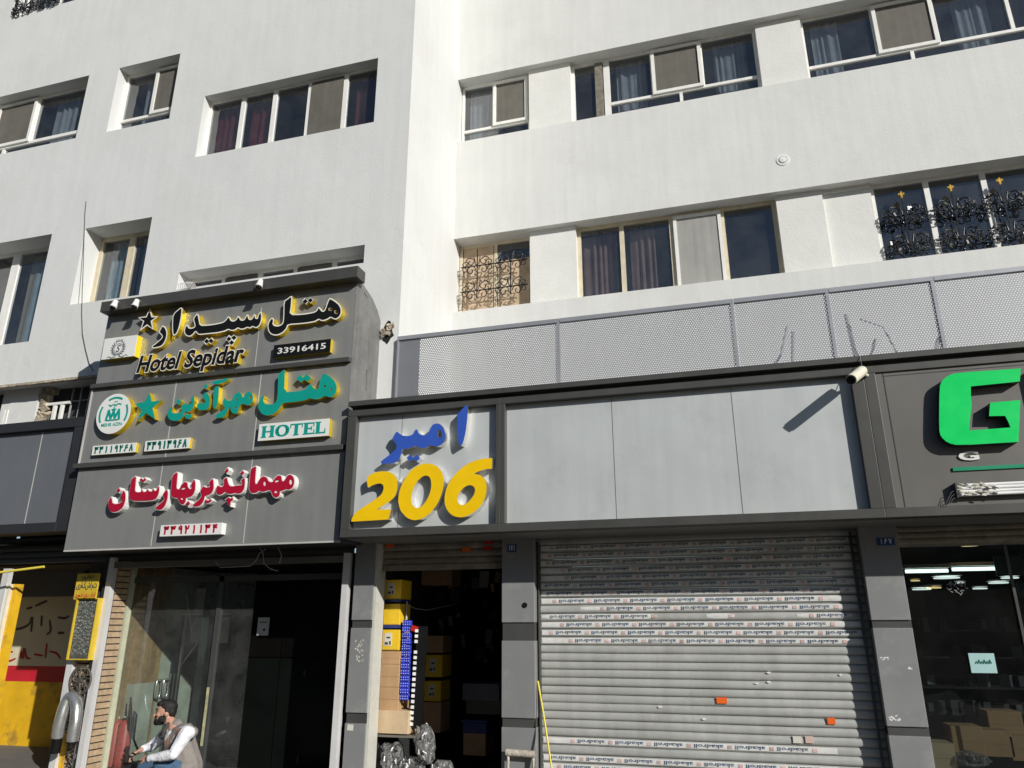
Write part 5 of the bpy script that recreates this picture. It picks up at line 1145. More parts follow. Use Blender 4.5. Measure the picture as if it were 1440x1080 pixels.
for (px, py, Y, r_, mt_, lab) in ((1296, 828, 11, .13, COOL_L, 'round lit ceiling spot low at the left of the glass shop'), (1313, 826, 11, .10, WARM_L, 'warm yellow ceiling spot in the glass shop'), (1331, 812, 10.5, .17, COOL_L, 'broad lit ceiling spot between the two lamp tubes'), (1404, 819, 11, .13, COOL_L, 'round lit ceiling spot under the hanging notice plate'), (1378, 827, 11.5, .10, COOL_L, 'small faint ceiling spot in the glass shop middle'), (1420, 812, 10.5, .11, COOL_L, 'small lit ceiling spot at the right behind the hanging notice plate'), (1287, 816, 12, .07, WARM_L, 'tiny warm ceiling spot farthest back at the left of the glass shop'), (1350, 819, 12, .07, COOL_L, 'tiny cool ceiling spot just above the round window emblem'), (1364, 766, 9.0, .10, WARM_L, 'warm ceiling spot nearest the fascia in the glass shop')):
    q = P(px, py, Y); t = thing('ceiling_spot', q, lab, 'ceiling light', 'round lights inside the glass shop')
    m = MB(); m.disc((q.x, Y, q.z), (0, 0, -1), r_*.85, .012, 20); m.build('lens', mt_, t)
    m = MB(); m.disc((q.x, Y, q.z+.014), (0, 0, 1), r_, .02, 20); m.build('rim', LAMPM, t)
q = P(1382, 932.5, YG-.012); t = thing('window_notice', q, 'pale cyan printed notice stuck low on the dark shop glass', 'notice')
m = MB(); m.box(q.x-.105, q.x+.105, YG-.012, YG-.006, q.z-.085, q.z+.085); m.build('sheet', mat('pale_cyan_paper', (.36, .56, .55), .6, var=.05), t)
m = MB()
for k in range(6): m.ribbon([(q.x-.06+.022*k, q.z-.005), (q.x-.05+.022*k, q.z+.014*(1+k % 2)), (q.x-.04+.022*k, q.z-.002)], .007, YG-.0145-.0003*k, YG-.011)
m.build('lettering', TEAL_D, t)
q = P(1345, 827, YG-.012); m = MB()
for k in range(30):
    a_ = random.random()*6.28; r_ = random.random()**.5*.085; m.ribbon([(q.x+r_*math.cos(a_), q.z+r_*math.sin(a_)), (q.x+r_*math.cos(a_)+random.uniform(-.03, .03), q.z+r_*math.sin(a_)+random.uniform(-.03, .03))], .006, YG-.011-.0002*k, YG-.007)
tag(m.build('window_emblem', mat('grey_window_print', (.25, .26, .25), .6)), 'round grey calligraphy emblem stuck on the glass below the lamp tubes', 'emblem')
q = P(1420, 795, 8.6); t = thing('hanging_notice', q, 'grey notice plate hanging in front of the right lamp tube', 'notice'); m = MB(); m.box(q.x-.13, q.x+.13, 8.6, 8.62, q.z-.10, q.z+.10); m.build('plate', mat('grey_green_plate', (.10, .12, .115), .5, var=.3, vscale=20), t)
m = MB(); m.ribbon([(q.x-.08, q.z-.02), (q.x-.03, q.z+.05), (q.x+.02, q.z-.03), (q.x+.07, q.z+.04)], .012, 8.596, 8.601); m.build('emblem', GREYINK, t)
GX = 'boxes behind the right shop glass'
for (a, b, c, d, Y, mt_, lab) in ((1308, 1046, 1341, 1085, 8.35, CARDL, 'sunlit pale carton nearest the scuffed pillar behind the glass'), (1343, 1022, 1381, 1062, 8.55, CARD, 'open topped brown carton leaning behind the shop glass'), (1388, 1028, 1422, 1064, 8.75, CARD, 'brown carton under a larger one behind the glass'), (1394, 1001, 1436, 1036, 9.0, CARD, 'large shaded carton on top behind the glass'), (1425, 1036, 1450, 1070, 8.75, CARD, 'brown carton cut off by the right photo edge')):
    carton(a, b, c, d, Y, .3, lab, mt_, GX)
q = P(1362, 1068, 8.4); vs, fs = blob_mesh(q, (.17, .12, .07), 21); m = MB(); m.add(vs, fs); tag(m.build('crumpled_wrapping', BAG), 'crumpled plastic wrapping lying between the cartons behind the glass', 'wrapping')
m = MB()
for (z, y) in ((1.02, 9.3), (.75, 9.4), (1.30, 9.4), (1.58, 9.4)): m.box(xa+.02, 6, y, y+.35, z, z+.02)
for k in range(90):
    z = random.choice([1.04, .77, 1.32, 1.60]); xx = xa+.1+random.random()*2.6; m.obox((xx, 9.4, z+.06), (.05+.06*random.random(), .1, .08+.08*random.random()), (0, 0, random.random()), random.choice([0, 0, 0, 1, 2]))
m.build('stocked_shelf', [TRIM_D, GREYINK, TRIM], gs)
m = MB(); m.box(X_(1432, 830, 9.0), X_(1470, 830, 9.0), 9, 9.02, Z_(1436, 840, 9), Z_(1436, 818, 9)); m.build('screen', mat('teal_screen', (.01, .10, .12), .4), gs)

# ------------------------------------------------------------------ hotel entrance
xw0, xw1 = -7.58, -4.275
ent = thing('hotel_entrance', (-6, YP, 0), 'glass hotel entrance framed by white posts with a brick left return', 'entrance')
m = MB(); m.box(xw0-.075, xw0+.0, YP-.02, YP+.06, 0, 2.5); m.box(xw0-.14, xw0-.0755, YP+.0, YP+.06, 0, 2.5, 1); m.build('white_post', [ALUW, TRIM_D], ent); m = MB(); m.box(xw1-.03, xw1+.045, YP-.02, YP+.06, 0, 2.47); m.build('white_post', ALUW, ent)
m = MB(); m.box(xw0-.0, xw1-.032, YP-.01, YP+.1, Z_(300, 795, YP), Z_(300, 787, YP)); m.build('head_bar', mat('dull_metal_bar', (.16, .155, .14), .5, metal=.3), ent)
zsh = Z_(300, 787, YP)
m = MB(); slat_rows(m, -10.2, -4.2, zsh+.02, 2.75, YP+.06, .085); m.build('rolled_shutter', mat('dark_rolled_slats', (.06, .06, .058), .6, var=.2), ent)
m = MB(); xx = -9.0
for r_ in range(2):
    xx = -7.4+r_*.15
    while xx < -4.5: m.text('ALFROM', xx, zsh+.045+r_*.085, xx+.30, zsh+.085+r_*.085, YP+.035, YP+.04, res=1); xx += .52
m = None
# brick return, pale post, panelling on the left side wall (all facing the opening)
y0, y1 = YP+.065, YP+.30; m = MB(); m.box(xw0-.10, xw0-.012, y0, y1, 0, 2.5, 0); m.build('mortar_bed', MORTAR, ent)
m = MB(); z = .02; k = 0
while z < 2.45:
    m.box(xw0-.08, xw0-.002+.004*random.random(), y0+.012, y1-.012, z, z+.058+.003*random.random()); z += .0755; k += 1
m.build('brick_courses', BRICK, ent)
m = MB(); m.box(xw0-.05, xw0+.02, y1, y1+.085, 0, 2.45); m.build('pale_green_post', PALEGREEN, ent)
m = MB(); m.box(xw0-.06, xw0-.02, y1+.086, 9.05, 0, 2.45); m.build('brown_panelling', BROWNW, ent)
m = MB(); m.box(xw0-.06, xw0-.012, 9.051, 11.0, 0, 2.45); m.build('grey_green_wall', GREENW, ent)
m = MB(); m.box(xw0-.019, xw0-.004, 8.50, 8.98, 0, Z_(190, 962, 8.6)); m.build('leaning_board', GREENW, ent)
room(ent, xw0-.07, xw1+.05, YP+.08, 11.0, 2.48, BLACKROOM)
for xx in (9.02, 9.16):
    zc = PX(232, 968, xw0+.06).z; m = MB(); m.tube([(xw0+.03+.05*(abs(math.sin(t)) > .99), xx+.05*math.cos(t), zc+.115*(1 if math.sin(t) > 0 else -1)*min(1, abs(math.sin(t))*1.4)) for t in [2*math.pi*k/20 for k in range(20)]], .012, 8, close=True); m.build('pull_handle', ALUF, ent)
m = MB()
for xx in (9.24, 9.31): m.tube([(xw0+.03, xx, 0), (xw0+.03, xx, zc+.18)], .012, 8)
m.build('rail_tube', ALUW, ent)
# glass screen
YGL = 8.32
m = MB(); xg0 = xw0+.03; m.quad((xg0, YGL, 0), (X_(352, 900, YGL), YGL, 0), (X_(352, 900, YGL), YGL, 2.3), (xg0, YGL, 2.3)); m.build('glass_screen', SHOPG, ent)
fm = mat('dark_aluminium_frame', (.09, .095, .09), .4, metal=.4)
m = MB(); xq = X_(296, 950, YGL); m.box(xq-.018, xq+.05, YGL-.02, YGL+.03, 0, 2.3); m.box(xg0, xw1-.04, YGL-.02, YGL+.03, 2.2, 2.27); zt = PX(250, 864, X_(250, 864, YGL+.4)).z
m.build('screen_frame', fm, ent)
m = MB(); m.box(xq-.012, xq+.022, YGL-.026, YGL-.021, .30, .95); m.build('yellow_sticker', mat('worn_pale_sticker', (.42, .40, .22), .7, var=.4, vscale=14, dirt=(.1, .1, .08), dscale=9, damt=.7), ent)
# inner vestibule behind the glass; pale pieces stand in for the street reflection
YV = 9.3
m = MB(); z = Z_(250, 864, YV); m.box(X_(205, 864, YV), X_(322, 864, YV), YV, YV+.03, z-.01, z+.012)
for px in (238, 243, 257): xx = X_(px, 900, YV); m.box(xx-.012, xx+.012, YV-.004, YV+.034, 0, z-.011)
for (ax, ay, bx, by) in ((262, 835, 271, 900), (303, 870, 255, 935), (193, 825, 232, 862), (200, 823, 240, 823), (255, 815, 322, 815)): m.tube([P(ax, ay, YV+.05), P(bx, by, YV+.05)], .012, 6)
m.build('inner_frame', mat('faint_grey_frame', (.62, .62, .58), .5, var=.2), ent)
m = MB(); m.box(X_(198, 900, YV+.3), X_(320, 900, YV+.3), YV+.3, YV+.32, Z_(250, 904, YV+.3), Z_(250, 868, YV+.3)); m.box(X_(212, 820, YV+.3), X_(292, 820, YV+.3), YV+.3, YV+.32, Z_(250, 862, YV+.3), Z_(250, 828, YV+.3)); m.build('reflection_panel', mat('reflection_panel', (.60, .58, .52), .7, var=.35, vscale=4), ent)  # pale panels painted in place of the opposite building's reflection
m = MB(); m.disc(P(252, 892, YV+.28), (0, -1, 0), .11, .02, 20); m.build('dark_emblem', BLACK, ent)
q = P(238, 831, YV+.2); m = MB()
for k in range(8): m.ribbon([(q.x+random.uniform(-.06, .06), q.z+random.uniform(-.08, .06)), (q.x+random.uniform(-.06, .06), q.z+random.uniform(-.08, .06))], .016, YV+.19-.0004*k, YV+.196)
m.build('white_calligraphy', WHITE, ent)
# right half: dark double doors and a notice
YDR = 8.75; m = MB(); xa_, xm, xb_ = X_(325, 900, YDR), X_(396, 900, YDR), X_(478, 900, YDR)
for a_, b_ in ((xa_, xm-.008), (xm+.008, xb_)):
    m.box(a_, b_, YDR, YDR+.04, 0, Z_(396, 925, YDR)-.006, 1); m.box(a_, b_, YDR, YDR+.04, Z_(396, 925, YDR)+.006, 2.2, 0)
m.build('dark_door', [mat('dark_brown_door', (.005, .0042, .0035), .3, var=.3, streak=.2, spec=.15), mat('dark_green_door', (.0045, .006, .005), .3, var=.2, spec=.15)], ent)
m = MB(); m.box(xa_-.25, xa_-.05, YDR-.3, YDR-.26, 0, 2.2); m.build('mirror_strip', mat('grey_mirror_strip', (.05, .06, .055), .25, metal=.4, var=.3), ent)
q = P(370, 881, YDR-.02); t = thing('door_notice', q, 'small white paper notice on the dark inner hotel door', 'notice'); m = MB(); m.box(q.x-.085, q.x+.085, YDR-.02, YDR-.015, q.z-.11, q.z+.11); m.build('sheet', mat('grey_white_paper', (.50, .50, .5), .7), t)
m = MB(); m.disc((q.x+.02, YDR-.021, q.z-.04), (0, -1, 0), .018, .004, 10); m.ribbon([(q.x-.05, q.z+.05), (q.x+.05, q.z+.055)], .012, YDR-.024, YDR-.019); m.build('print', INK, t)
m = MB()
for pts in ([(303, 790), (310, 798), (330, 797), (352, 796), (361, 787), (365, 778), (374, 772)], [(364, 768), (370, 778), (371, 792), (380, 800), (391, 803)], [(391, 770), (396, 780), (393, 793)]): m.tube([P(a_, b_, YP-.08) for a_, b_ in pts], .005, 5)
tag(m.build('hanging_wires', WIREW), 'loose pale wires dangling under the hotel sign above the entrance', 'wires')
m = MB(); m.box(-7.5, -4.3, 7.55, YP+.05, .0, .05); tag(m.build('entrance_step', mat('stone_step', (.30, .29, .26), .7, var=.15)), 'low stone step in front of the glass hotel entrance', 'step')
# fire extinguisher-like red cylinders and hose left of the man
q = P(164, 1040, 8.28); t = thing('red_cylinder', (q.x, 8.28, 0), 'red gas cylinder standing inside the glass left of the seated man', 'cylinder')
m = MB(); q1, q2 = P(155, 1082, 8.3), P(160, 1016, 8.3)
for dx, r_ in ((0, .075), (.135, .085)):
    xx = P(160, 1040, 8.45).x+dx+.02; m.tube([(xx, 8.45, 0), (xx, 8.45, q2.z-.03), (xx, 8.45, q2.z), (xx, 8.45, q2.z+.02)], [r_, r_, r_*.7, r_*.25], 18)
m.build('bottle', mat('faded_red_paint', (.36, .035, .03), .5, var=.2, vscale=8), t)
m = MB()
for dx in (0, .135): xx = P(160, 1040, 8.45).x+dx+.02; m.tube([(xx-.05, 8.45, q2.z+.05), (xx+.03, 8.44, q2.z+.04), (xx, 8.45, q2.z)], .012, 6)
m.build('valve', ALU_G, t)
m = MB(); m.tube([P(184, 980, 8.4), P(183, 1010, 8.4), P(182, 1025, 8.4)], [.008, .03, .022], 8); m.tube([P(182, 1025, 8.4), P(188, 1040, 8.4), P(192, 1005, 8.4), P(189, 1000, 8.42), P(186, 1035, 8.4), P(196, 1060, 8.4)], .012, 6); m.build('hose', BLACK, t)

# ------------------------------------------------------------------ far left workshop
xl1 = X_(98, 950, YP)
ws = thing('workshop', (-9.6, YP, 0), 'open workshop at the far left with yellow, red and cream painted back wall', 'workshop')
YW = 9.45
m = MB(); zz = [Z_(20, y, YW) for y in (1200, 958, 936, 830)]
for k, mt_ in enumerate((0, 1, 2)): m.box(-13, xl1+.1, YW, YW+.03, zz[k], zz[k+1]-.001, mt_)
m.box(-13, xl1+.1, YW, YW+.03, zz[3], 2.5, 2); m.box(-13.1, -13.001, YP, YW, 0, 2.5, 0); m.build('painted_wall', [YPAINT, RPAINT, WPAINT], ws)
m = MB()
def stroke(pts, w_):
    pts = smooth_open(pts); m.ribbon([(P(a_, b_, YW).x, P(a_, b_, YW).z) for a_, b_ in pts], [w_*(.6+.5*math.sin(math.pi*(i+.5)/len(pts))) for i in range(len(pts))], YW-.004, YW+.001)
for pts in ([(9, 928), (14, 930), (22, 926)], [(28, 926), (30, 914), (31, 926)], [(33, 912), (33.5, 926)], [(35, 912), (37, 926), (43, 926)], [(48, 920), (60, 922)], [(66, 905), (64, 925)], [(70, 916), (80, 918), (85, 926)]): stroke(pts, .028)
stroke([(15, 916), (18, 917)], .02)
m.build('red_lettering', RED, ws)
m = MB()
for pts in ([(18, 885), (30, 884), (42, 878), (44, 868)], [(46, 868), (44, 888)], [(59, 866), (58, 880)], [(70, 872), (72, 888), (66, 892)], [(38, 856), (45, 854)], [(50, 852), (66, 845)], [(82, 868), (92, 870), (97, 866)], [(82, 890), (90, 890)]): stroke(pts, .035)
m.build('black_lettering', INK, ws)
m = MB(); m.box(X_(14, 820, 9.02), X_(116, 820, 9.02), 9.02, 9.12, Z_(60, 839, 9.02), Z_(60, 795, 9.02)); m.build('shutter_box', mat('grey_shutter_box', (.10, .10, .10), .6, var=.15), ws)
m = MB(); xp = X_(-7, 900, YP); m.box(xp-.08, xp+.02, YP-.02, YP+.05, 0, 2.4, 0); m.box(xp+.024, xp+.06, YP, YP+.2, 0, 2.2, 2); m.box(xp+.062, xp+.12, YP+.05, YP+.16, 0, 2.2, 1); m.build('door_post', [ALUW, YPAINT, CCTV], ws)
m = MB(); m.box(xl1-.06, xl1+.03, YP-.02, YP+.05, 0, 2.0); m.build('white_post', ALUW, ws)
m = MB(); m.box(xl1-.03, xw0-.15, YP+.06, YP+.3, 0, 2.6, 0); z = .02
while z < 1.9: m.box(xl1+.032, xw0-.152, YP+.03, YP+.0595, z, z+.06, 1); z += .0755
m.build('brick_pier', [MORTAR, BRICK], ws)
m = MB(); m.box(xl1+.033, xl1+.11, YP+.027, YP+.03, 0, .42); m.build('yellow_paint_patch', YPAINT, ws)
m = MB(); m.box(-16, xl1+.1, YP+.2, YW, 2.45, 2.5); m.box(xl1+.03, xl1+.06, YP+.31, YW, 0, 2.45); m.build('back_casing', BLACKROOM, ws)
m = MB(); m.box(-16, xr, YP+.0, YP+.6, 2.78, 2.80); m.build('soffit', TRIM_D, ws)
m = MB(); a_, b_ = P(-40, 810, 7.6), P(62, 797, 7.75); m.tube([a_, b_], .016, 8); tag(m.build('yellow_bar', YPOLE), 'thin yellow bar running level below the blank blue grey sign at far left', 'bar')
# yellow board and chalk menu
YK = YP-.10
q0, q1 = P(103, 843, YK), P(140, 806, YK); t = thing('yellow_notice', (q0.x, YK, q0.z), 'yellow board with dark Persian writing above the chalkboard box', 'notice board')
m = MB(); m.box(q0.x, q1.x, YK, YK+.02, q0.z, q1.z); m.build('board', YSIGN, t)
m = MB(); W, H = q1.x-q0.x, q1.z-q0.z
m.text('یراکشارت', q0.x+.02, q0.z+H*.36, q1.x-.01, q0.z+H*.68, YK-.003, YK+.001, fat=.02)
m.text('یشارت', q0.x+W*.25, q0.z+H*.76, q1.x-W*.2, q0.z+H*.97, YK-.003, YK+.001, fat=.02)
m.build('lettering', INK, t)
m = MB(); m.text('یروف زیت رادرا', q0.x+.02, q0.z+H*.05, q1.x-.01, q0.z+H*.26, YK-.003, YK+.001, fat=.01); m.build('small_lettering', RED, t)
q0, q1 = P(97.5, 928, YK), P(134, 841, YK); t = thing('chalkboard_box', (q0.x, YK, q0.z), 'tall chalkboard in a yellow box frame covered with white chalk writing', 'chalkboard')
x0, x1_ = (q0.x+P(103, 841, YK).x)/2, (P(128, 930, YK).x+q1.x)/2
m = MB(); f = .013; z0, z1 = q0.z, q1.z
m.box(x0, x1_, YK, YK+.09, z0, z0+f); m.box(x0, x1_, YK, YK+.09, z1-f, z1); m.box(x0, x0+f, YK, YK+.09, z0+f, z1-f); m.box(x1_-f, x1_, YK, YK+.09, z0+f, z1-f); m.build('frame', YSIGN, t)
m = MB(); m.box(x0+f, x1_-f, YK+.03, YK+.08, z0+f, z1-f); m.build('board', CHALK, t)
m = MB(); random.seed(5)
for r_ in range(15):
    zz_ = z1-.06-r_*(z1-z0-.1)/15; xx = x0+f+.015
    while xx < x1_-f-.03:
        l = random.uniform(.006, .034); zz2 = zz_+random.uniform(-.012, .012); m.ribbon([(xx, zz2), (xx+l*.5, zz2+random.uniform(-.02, .024)), (xx+l, zz2+random.uniform(-.016, .016))], random.uniform(.004, .009), YK+.0275, YK+.0305); xx += l+random.uniform(.003, .022)
m.build('chalk_writing', CHALKW, t)
# wrought-iron panel with a wheel
q = P(113, 957, YP-.03); t = thing('iron_ornament', (q.x, YP-.03, 0), 'weathered iron ornament with a round wheel above scrolls, below the chalkboard', 'ironwork')
IR2 = mat('weathered_iron', (.10, .092, .08), .6, metal=.3, var=.4, vscale=20)
m = MB(); rr = .155
m.tube([(q.x+rr*math.cos(t_), YP-.03, q.z+rr*1.05*math.sin(t_)) for t_ in [2*math.pi*k/28 for k in range(28)]], .014, 6, close=True)
for k in range(6):
    a_ = k*math.pi/3+.5; m.tube([(q.x, YP-.03, q.z), (q.x+rr*.5*math.cos(a_)-.02*math.sin(a_), YP-.045, q.z+rr*.5*math.sin(a_)+.02*math.cos(a_)), (q.x+rr*math.cos(a_), YP-.03, q.z+rr*math.sin(a_))], [.02, .012, .012], 6)
    m.tube([(q.x+rr*.72*math.cos(a_+.5)+.035*math.cos(u), YP-.03, q.z+rr*.72*math.sin(a_+.5)+.035*math.sin(u)) for u in [2*math.pi*j/10 for j in range(10)]], .007, 5, close=True)
m.disc((q.x, YP-.02, q.z), (0, -1, 0), .035, .04, 14); m.build('wheel', IR2, t)
m = MB()
for k in range(7):
    zc_ = q.z-.24-k*.12; s_ = 1 if k % 2 else -1; m.tube(spiral(q.x+.05+s_*.02, zc_, .075, R(90), 1.2, s_, YP-.03), .010, 5)
m.tube([(q.x+.10, YP-.03, q.z-.15), (q.x+.09, YP-.03, 0)], .010, 5); m.build('scrollwork', IR2, t)
# bent foil duct
t = thing('foil_duct', P(95, 1000, YP-.22), 'bent silver foil duct hung over the ironwork like an upside down U', 'duct')
pts = [(80.5, 1037), (83, 1022), (87, 1005), (92, 990), (98, 981), (104, 982), (107.5, 992), (107, 1008), (105, 1022), (101.5, 1042)]
ctr = [P(a_, b_, YP-.16-.02*math.sin(i)) for i, (a_, b_) in enumerate(pts)]; fine = []
for i in range(len(ctr)-1):
    p_m, p_0, p_1, p_2 = ctr[max(i-1, 0)], ctr[i], ctr[i+1], ctr[min(i+2, len(ctr)-1)]
    for k in range(10):
        u = k/10; fine.append(.5*((2*p_0)+(-p_m+p_1)*u+(2*p_m-5*p_0+4*p_1-p_2)*u*u+(-p_m+3*p_0-3*p_1+p_2)*u**3))
fine.append(ctr[-1])
m = MB(); m.tube(fine, [.064+.005*(k % 2) for k in range(len(fine))], 18); m.build('hose', ALUF, t)
m = MB(); d_ = (fine[0]-fine[1]).normalized(); m.tube([fine[0]-d_*.0, fine[0]+d_*.17], .058, 14); m.build('sleeve', BLACK, t); m = MB(); d_ = (fine[-1]-fine[-2]).normalized(); m.tube([fine[-1], fine[-1]+d_*.02], .058, 14); m.build('sleeve', BLACK, t)

# ------------------------------------------------------------------ the seated man
def blobs(items, name, mt, parent, vox=.008, smooth=3):
    """capsules (p0,p1,r0,r1) and ellipsoids (c,(rx,ry,rz),(rot)) fused into one continuous surface"""
    bm = bmesh.new()
    for it in items:
        if len(it) == 4:
            p0, p1, r0, r1 = Vector(it[0]), Vector(it[1]), it[2], it[3]; n = 10; d = p1-p0; l = d.length
            qd = d.to_track_quat('Z', 'Y') if l > 1e-6 else Matrix.Identity(3).to_quaternion(); rings = []
            prof = [(-r0*math.cos(a), r0*math.sin(a)) for a in [k*math.pi/2/5 for k in range(1, 6)]]+[(l+r1*math.sin(a), r1*math.cos(a)) for a in [k*math.pi/2/5 for k in range(0, 5)]]
            bot = bm.verts.new(p0+qd @ Vector((0, 0, -r0))); top = bm.verts.new(p0+qd @ Vector((0, 0, l+r1)))
            for z, r_ in prof: rings.append([bm.verts.new(p0+qd @ Vector((r_*math.cos(2*math.pi*k/n), r_*math.sin(2*math.pi*k/n), z))) for k in range(n)])
            for a_, b_ in zip(rings, rings[1:]):
                for k in range(n): bm.faces.new((a_[k], a_[(k+1) % n], b_[(k+1) % n], b_[k]))
            for k in range(n): bm.faces.new((bot, rings[0][(k+1) % n], rings[0][k])); bm.faces.new((top, rings[-1][k], rings[-1][(k+1) % n]))
        else:
            c, r_, ro = it; ro = (ro[0], ro[1], HA); Mx = Matrix.Translation(Vector(c)) @ Matrix.Rotation(ro[2], 4, 'Z') @ Matrix.Rotation(ro[1], 4, 'Y') @ Matrix.Rotation(ro[0], 4, 'X') @ Matrix.Diagonal((*r_, 1))
            bmesh.ops.create_icosphere(bm, subdivisions=3, radius=1, matrix=Mx)
    me = bpy.data.meshes.new('tmp'); bm.to_mesh(me); bm.free(); o = bpy.data.objects.new('tmp', me); COL.objects.link(o)
    r = o.modifiers.new('r', 'REMESH'); r.mode = 'VOXEL'; r.voxel_size = vox; s = o.modifiers.new('s', 'SMOOTH'); s.factor = .5; s.iterations = smooth
    dg = bpy.context.evaluated_depsgraph_get(); dg.update(); nm = bpy.data.meshes.new_from_object(o.evaluated_get(dg)); bpy.data.objects.remove(o)
    off = root_loc(parent); nm.transform(Matrix.Translation(-off)); nm.materials.clear(); nm.materials.append(mt)
    for p in nm.polygons: p.use_smooth = True
    nm.name = name; o = bpy.data.objects.new(name, nm); COL.objects.link(o); o.parent = parent; return o
seat = Vector((P(268, 1078, 7.62).x, 7.62, .05))
man = thing('person', seat, 'bearded man in a taupe vest and white shirt sitting on the step, looking left', 'person')
hd = P(233, 1003, 7.60)                       # head centre
HA = R(28); hd.z += .012
H3 = lambda fx, dz, dy=0.0: Vector((hd.x-fx*math.cos(HA)-dy*math.sin(HA), hd.y-fx*math.sin(HA)+dy*math.cos(HA), hd.z+dz))      # fx = towards the face (left)
nsh, fsh = P(262, 1031, 7.42), P(236, 1031, 7.80)    # near and far shoulder
nel, fel = P(244, 1060, 7.36), P(212, 1050, 7.84)
nwr, fwr = P(208, 1067, 7.34), P(201, 1053, 7.62)
neck = P(246, 1018, 7.62); chest = P(251, 1042, 7.62); hip = P(262, 1082, 7.62); hip.z = max(.2, hip.z)
nkn, fkn = P(226, 1074, 7.46), P(203, 1078, 7.78)
nhp, fhp = hip+Vector((0, -.10, 0)), hip+Vector((0, .10, 0))
nft, fft = Vector((nkn.x-.02, nkn.y, .05)), Vector((fkn.x-.03, fkn.y, .05))
def hand(wr, tip_dir, palm_n, s=1.0):
    d = tip_dir.normalized(); n = palm_n.normalized(); sd_ = d.cross(n).normalized(); it = [(wr, wr+d*.035, .024, .026), (wr+d*.03+sd_*.015, wr+d*.075+sd_*.018, .016, .016), (wr+d*.03-sd_*.015, wr+d*.075-sd_*.018, .016, .016), (wr+d*.03, wr+d*.08, .018, .017)]
    for k, (o_, l) in enumerate(((.030, .058), (.011, .068), (-.010, .064), (-.029, .050))):
        b_ = wr+d*.082+sd_*o_; m1 = b_+d*l*.45+n*.010; m2 = m1+d*l*.30+n*.022; e = m2+d*l*.10+n*.024
        it += [(b_, m1, .0092, .0086), (m1, m2, .0086, .0080), (m2, e, .0080, .0072)]
    b_ = wr+d*.03+sd_*.030; m1 = b_+d*.03+sd_*.022+n*.018; e = m1+d*.028+n*.014; it += [(b_, m1, .012, .010), (m1, e, .010, .0085)]
    return it
body = [(hip, chest, .14, .145), (chest, neck+Vector((.01, 0, -.05)), .13, .08), (nsh, fsh, .06, .06), (neck+Vector((.01, 0, -.03)), H3(-.02, -.06), .058, .055),
        (nsh, nel, .052, .042), (nel, nwr, .040, .028), (fsh, fel, .052, .042), (fel, fwr, .040, .028), (nhp, nkn, .085, .06), (fhp, fkn, .085, .06), (nkn, nft, .055, .04), (fkn, fft, .055, .04),
        (nft, nft+Vector((-.16, 0, -.01)), .045, .035), (fft, fft+Vector((-.16, 0, -.01)), .045, .035)]
head = [(H3(0, .015), (.098, .076, .108), (0, 0, 0)), (H3(.035, -.035), (.062, .058, .080), (0, .25, 0)), (H3(.055, -.088), (.036, .036, .028), (0, 0, 0)),
        (H3(.088, -.010), H3(.116, -.034), .012, .016), (H3(.092, .026, -.02), H3(.092, .026, .02), .016, .016), (H3(.090, -.062, -.014), H3(.090, -.062, .014), .0115, .0115),
        (H3(-.022, -.012, -.074), (.020, .010, .032), (0, -.2, 0)), (H3(-.022, -.012, .074), (.020, .010, .032), (0, -.2, 0)), (H3(.06, -.02, -.045), (.03, .022, .026), (0, 0, 0)), (H3(.06, -.02, .045), (.03, .022, .026), (0, 0, 0))]
hands = hand(nwr, Vector((-1, .30, .02)), Vector((-.1, .5, -.6)))+hand(fwr, Vector((-.62, -.55, -.50)), Vector((.2, -.3, -.8)))
bdy = blobs(body+head+hands, 'body', SKIN, man, vox=.0062, smooth=2)
m = MB()
for s_ in (-1, 1): m.disc(H3(.082, .008, s_*.034), (-math.cos(HA), -math.sin(HA), 0), .010, .006, 10)
m.build('eyes', mat('dark_eyes', (.03, .02, .015), .3), man)
m = MB()
for s_ in (-1, 1): m.tube([H3(.095, .030, s_*.014), H3(.096, .037, s_*.034), H3(.076, .032, s_*.058)], [.006, .008, .004], 6)
m.build('eyebrows', HAIR, man)
blobs([(H3(-.022, .055), (.100, .080, .078), (0, .1, 0)), (H3(-.062, .010), (.055, .070, .075), (0, 0, 0)), (H3(.055, .092), (.052, .060, .032), (0, -.25, 0)), (H3(.01, .105), (.07, .06, .03), (0, 0, 0)),
       (H3(-.02, .02, -.070), (.022, .012, .045), (0, 0, 0)), (H3(-.02, .02, .070), (.022, .012, .045), (0, 0, 0))], 'hair', HAIR, man, vox=.007, smooth=1)
blobs([(H3(.055, -.090), (.058, .054, .044), (0, .3, 0)), (H3(.082, -.102), (.034, .038, .036), (0, 0, 0)), (H3(.015, -.065, -.058), (.045, .016, .040), (0, .4, 0)), (H3(.015, -.065, .058), (.045, .016, .040), (0, .4, 0)),
       (H3(-.004, -.03, -.066), (.016, .010, .035), (0, 0, 0)), (H3(-.004, -.03, .066), (.016, .010, .035), (0, 0, 0)), (H3(.101, -.047, -.018), H3(.101, -.047, .018), .0085, .0085), (H3(.094, -.055, -.032), H3(.08, -.085, -.036), .010, .012), (H3(.094, -.055, .032), H3(.08, -.085, .036), .010, .012)], 'beard', HAIR, man, vox=.006, smooth=1)
cf = .94
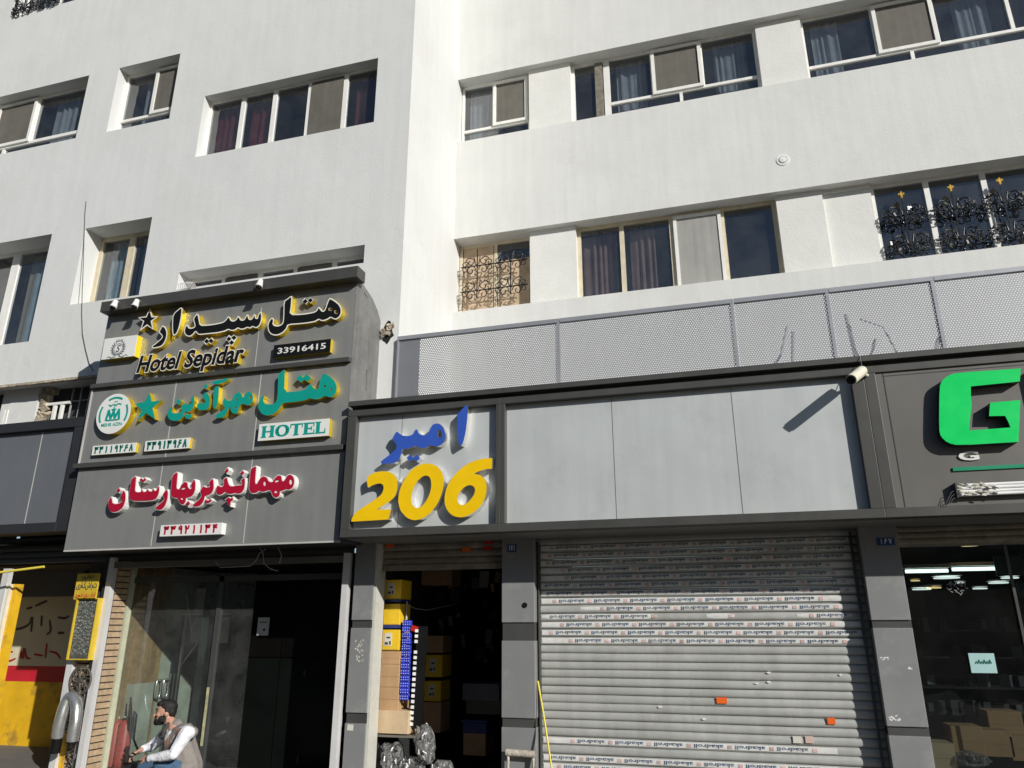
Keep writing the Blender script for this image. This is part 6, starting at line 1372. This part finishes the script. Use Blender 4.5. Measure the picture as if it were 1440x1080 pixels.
blobs([(nsh, nel, .078, .060), (nel, nel+(nwr-nel)*cf, .056, .040), (fsh, fel, .072, .058), (fel, fel+(fwr-fel)*cf, .056, .040), (nsh+Vector((.01, .03, 0)), fsh+Vector((.02, -.03, 0)), .07, .07), (chest+Vector((-.02, 0, .03)), neck+Vector((-.01, 0, -.07)), .13, .075), (chest+Vector((-.03, 0, .02)), hip+Vector((-.05, 0, .04)), .13, .12),
       (nel+Vector((.01, -.01, -.01)), (nel+nwr)/2+Vector((0, 0, -.015)), .05, .04)], 'shirt', SHIRT, man, vox=.009, smooth=2)
back = Vector((.03, 0, 0))
blobs([(chest+back, hip+back, .155, .15), (chest+back+Vector((0, 0, .05)), neck+Vector((.015, 0, -.075)), .155, .085), (nsh+Vector((.012, .085, .0)), fsh+Vector((.012, -.08, 0)), .060, .060), (hip+back+Vector((0, -.06, -.02)), hip+back+Vector((-.06, -.10, -.05)), .13, .10)], 'vest', VEST, man, vox=.009, smooth=3)
m = MB()
pf = [P(238, 1016, 7.50), P(231, 1026, 7.47), P(229, 1036, 7.47)]
m.tube(pf, [.012, .022, .012], 10)
m.build('vest_lapel', VESTD, man)
blobs([(neck+Vector((.03, 0, .0)), neck+Vector((-.05, -.0, -.03)), .058, .052), (neck+Vector((-.01, -.05, -.02)), neck+Vector((-.07, -.04, -.07)), .022, .016)], 'collar', VEST, man, vox=.008, smooth=2)
blobs([(nhp, nkn, .098, .078), (fhp, fkn, .098, .078), (nkn, nft+Vector((0, 0, .05)), .074, .06), (fkn, fft+Vector((0, 0, .05)), .074, .06)], 'jeans', JEANS, man, vox=.01, smooth=2)
m = MB()
for f_ in (nft, fft): m = MB(); m.box(f_.x-.22, f_.x+.05, f_.y-.045, f_.y+.045, 0.002, .075); m.build('shoe', BLACK, man, bevel=.02)
d_ = (nwr-nel).normalized(); m = MB(); w0 = nel+(nwr-nel)*.965; m.tube([w0-d_*.009, w0+d_*.012], .037, 16); m.build('wrist_watch', BLACK, man)
m = MB(); q = (nwr+fwr)/2+Vector((-.13, -.02, -.005)); m.obox(q, (.05, .022, .012), (0, .4, .3)); tag(m.build('small_object', BLACK), 'small dark object held between the seated man\'s fingers', 'held object')
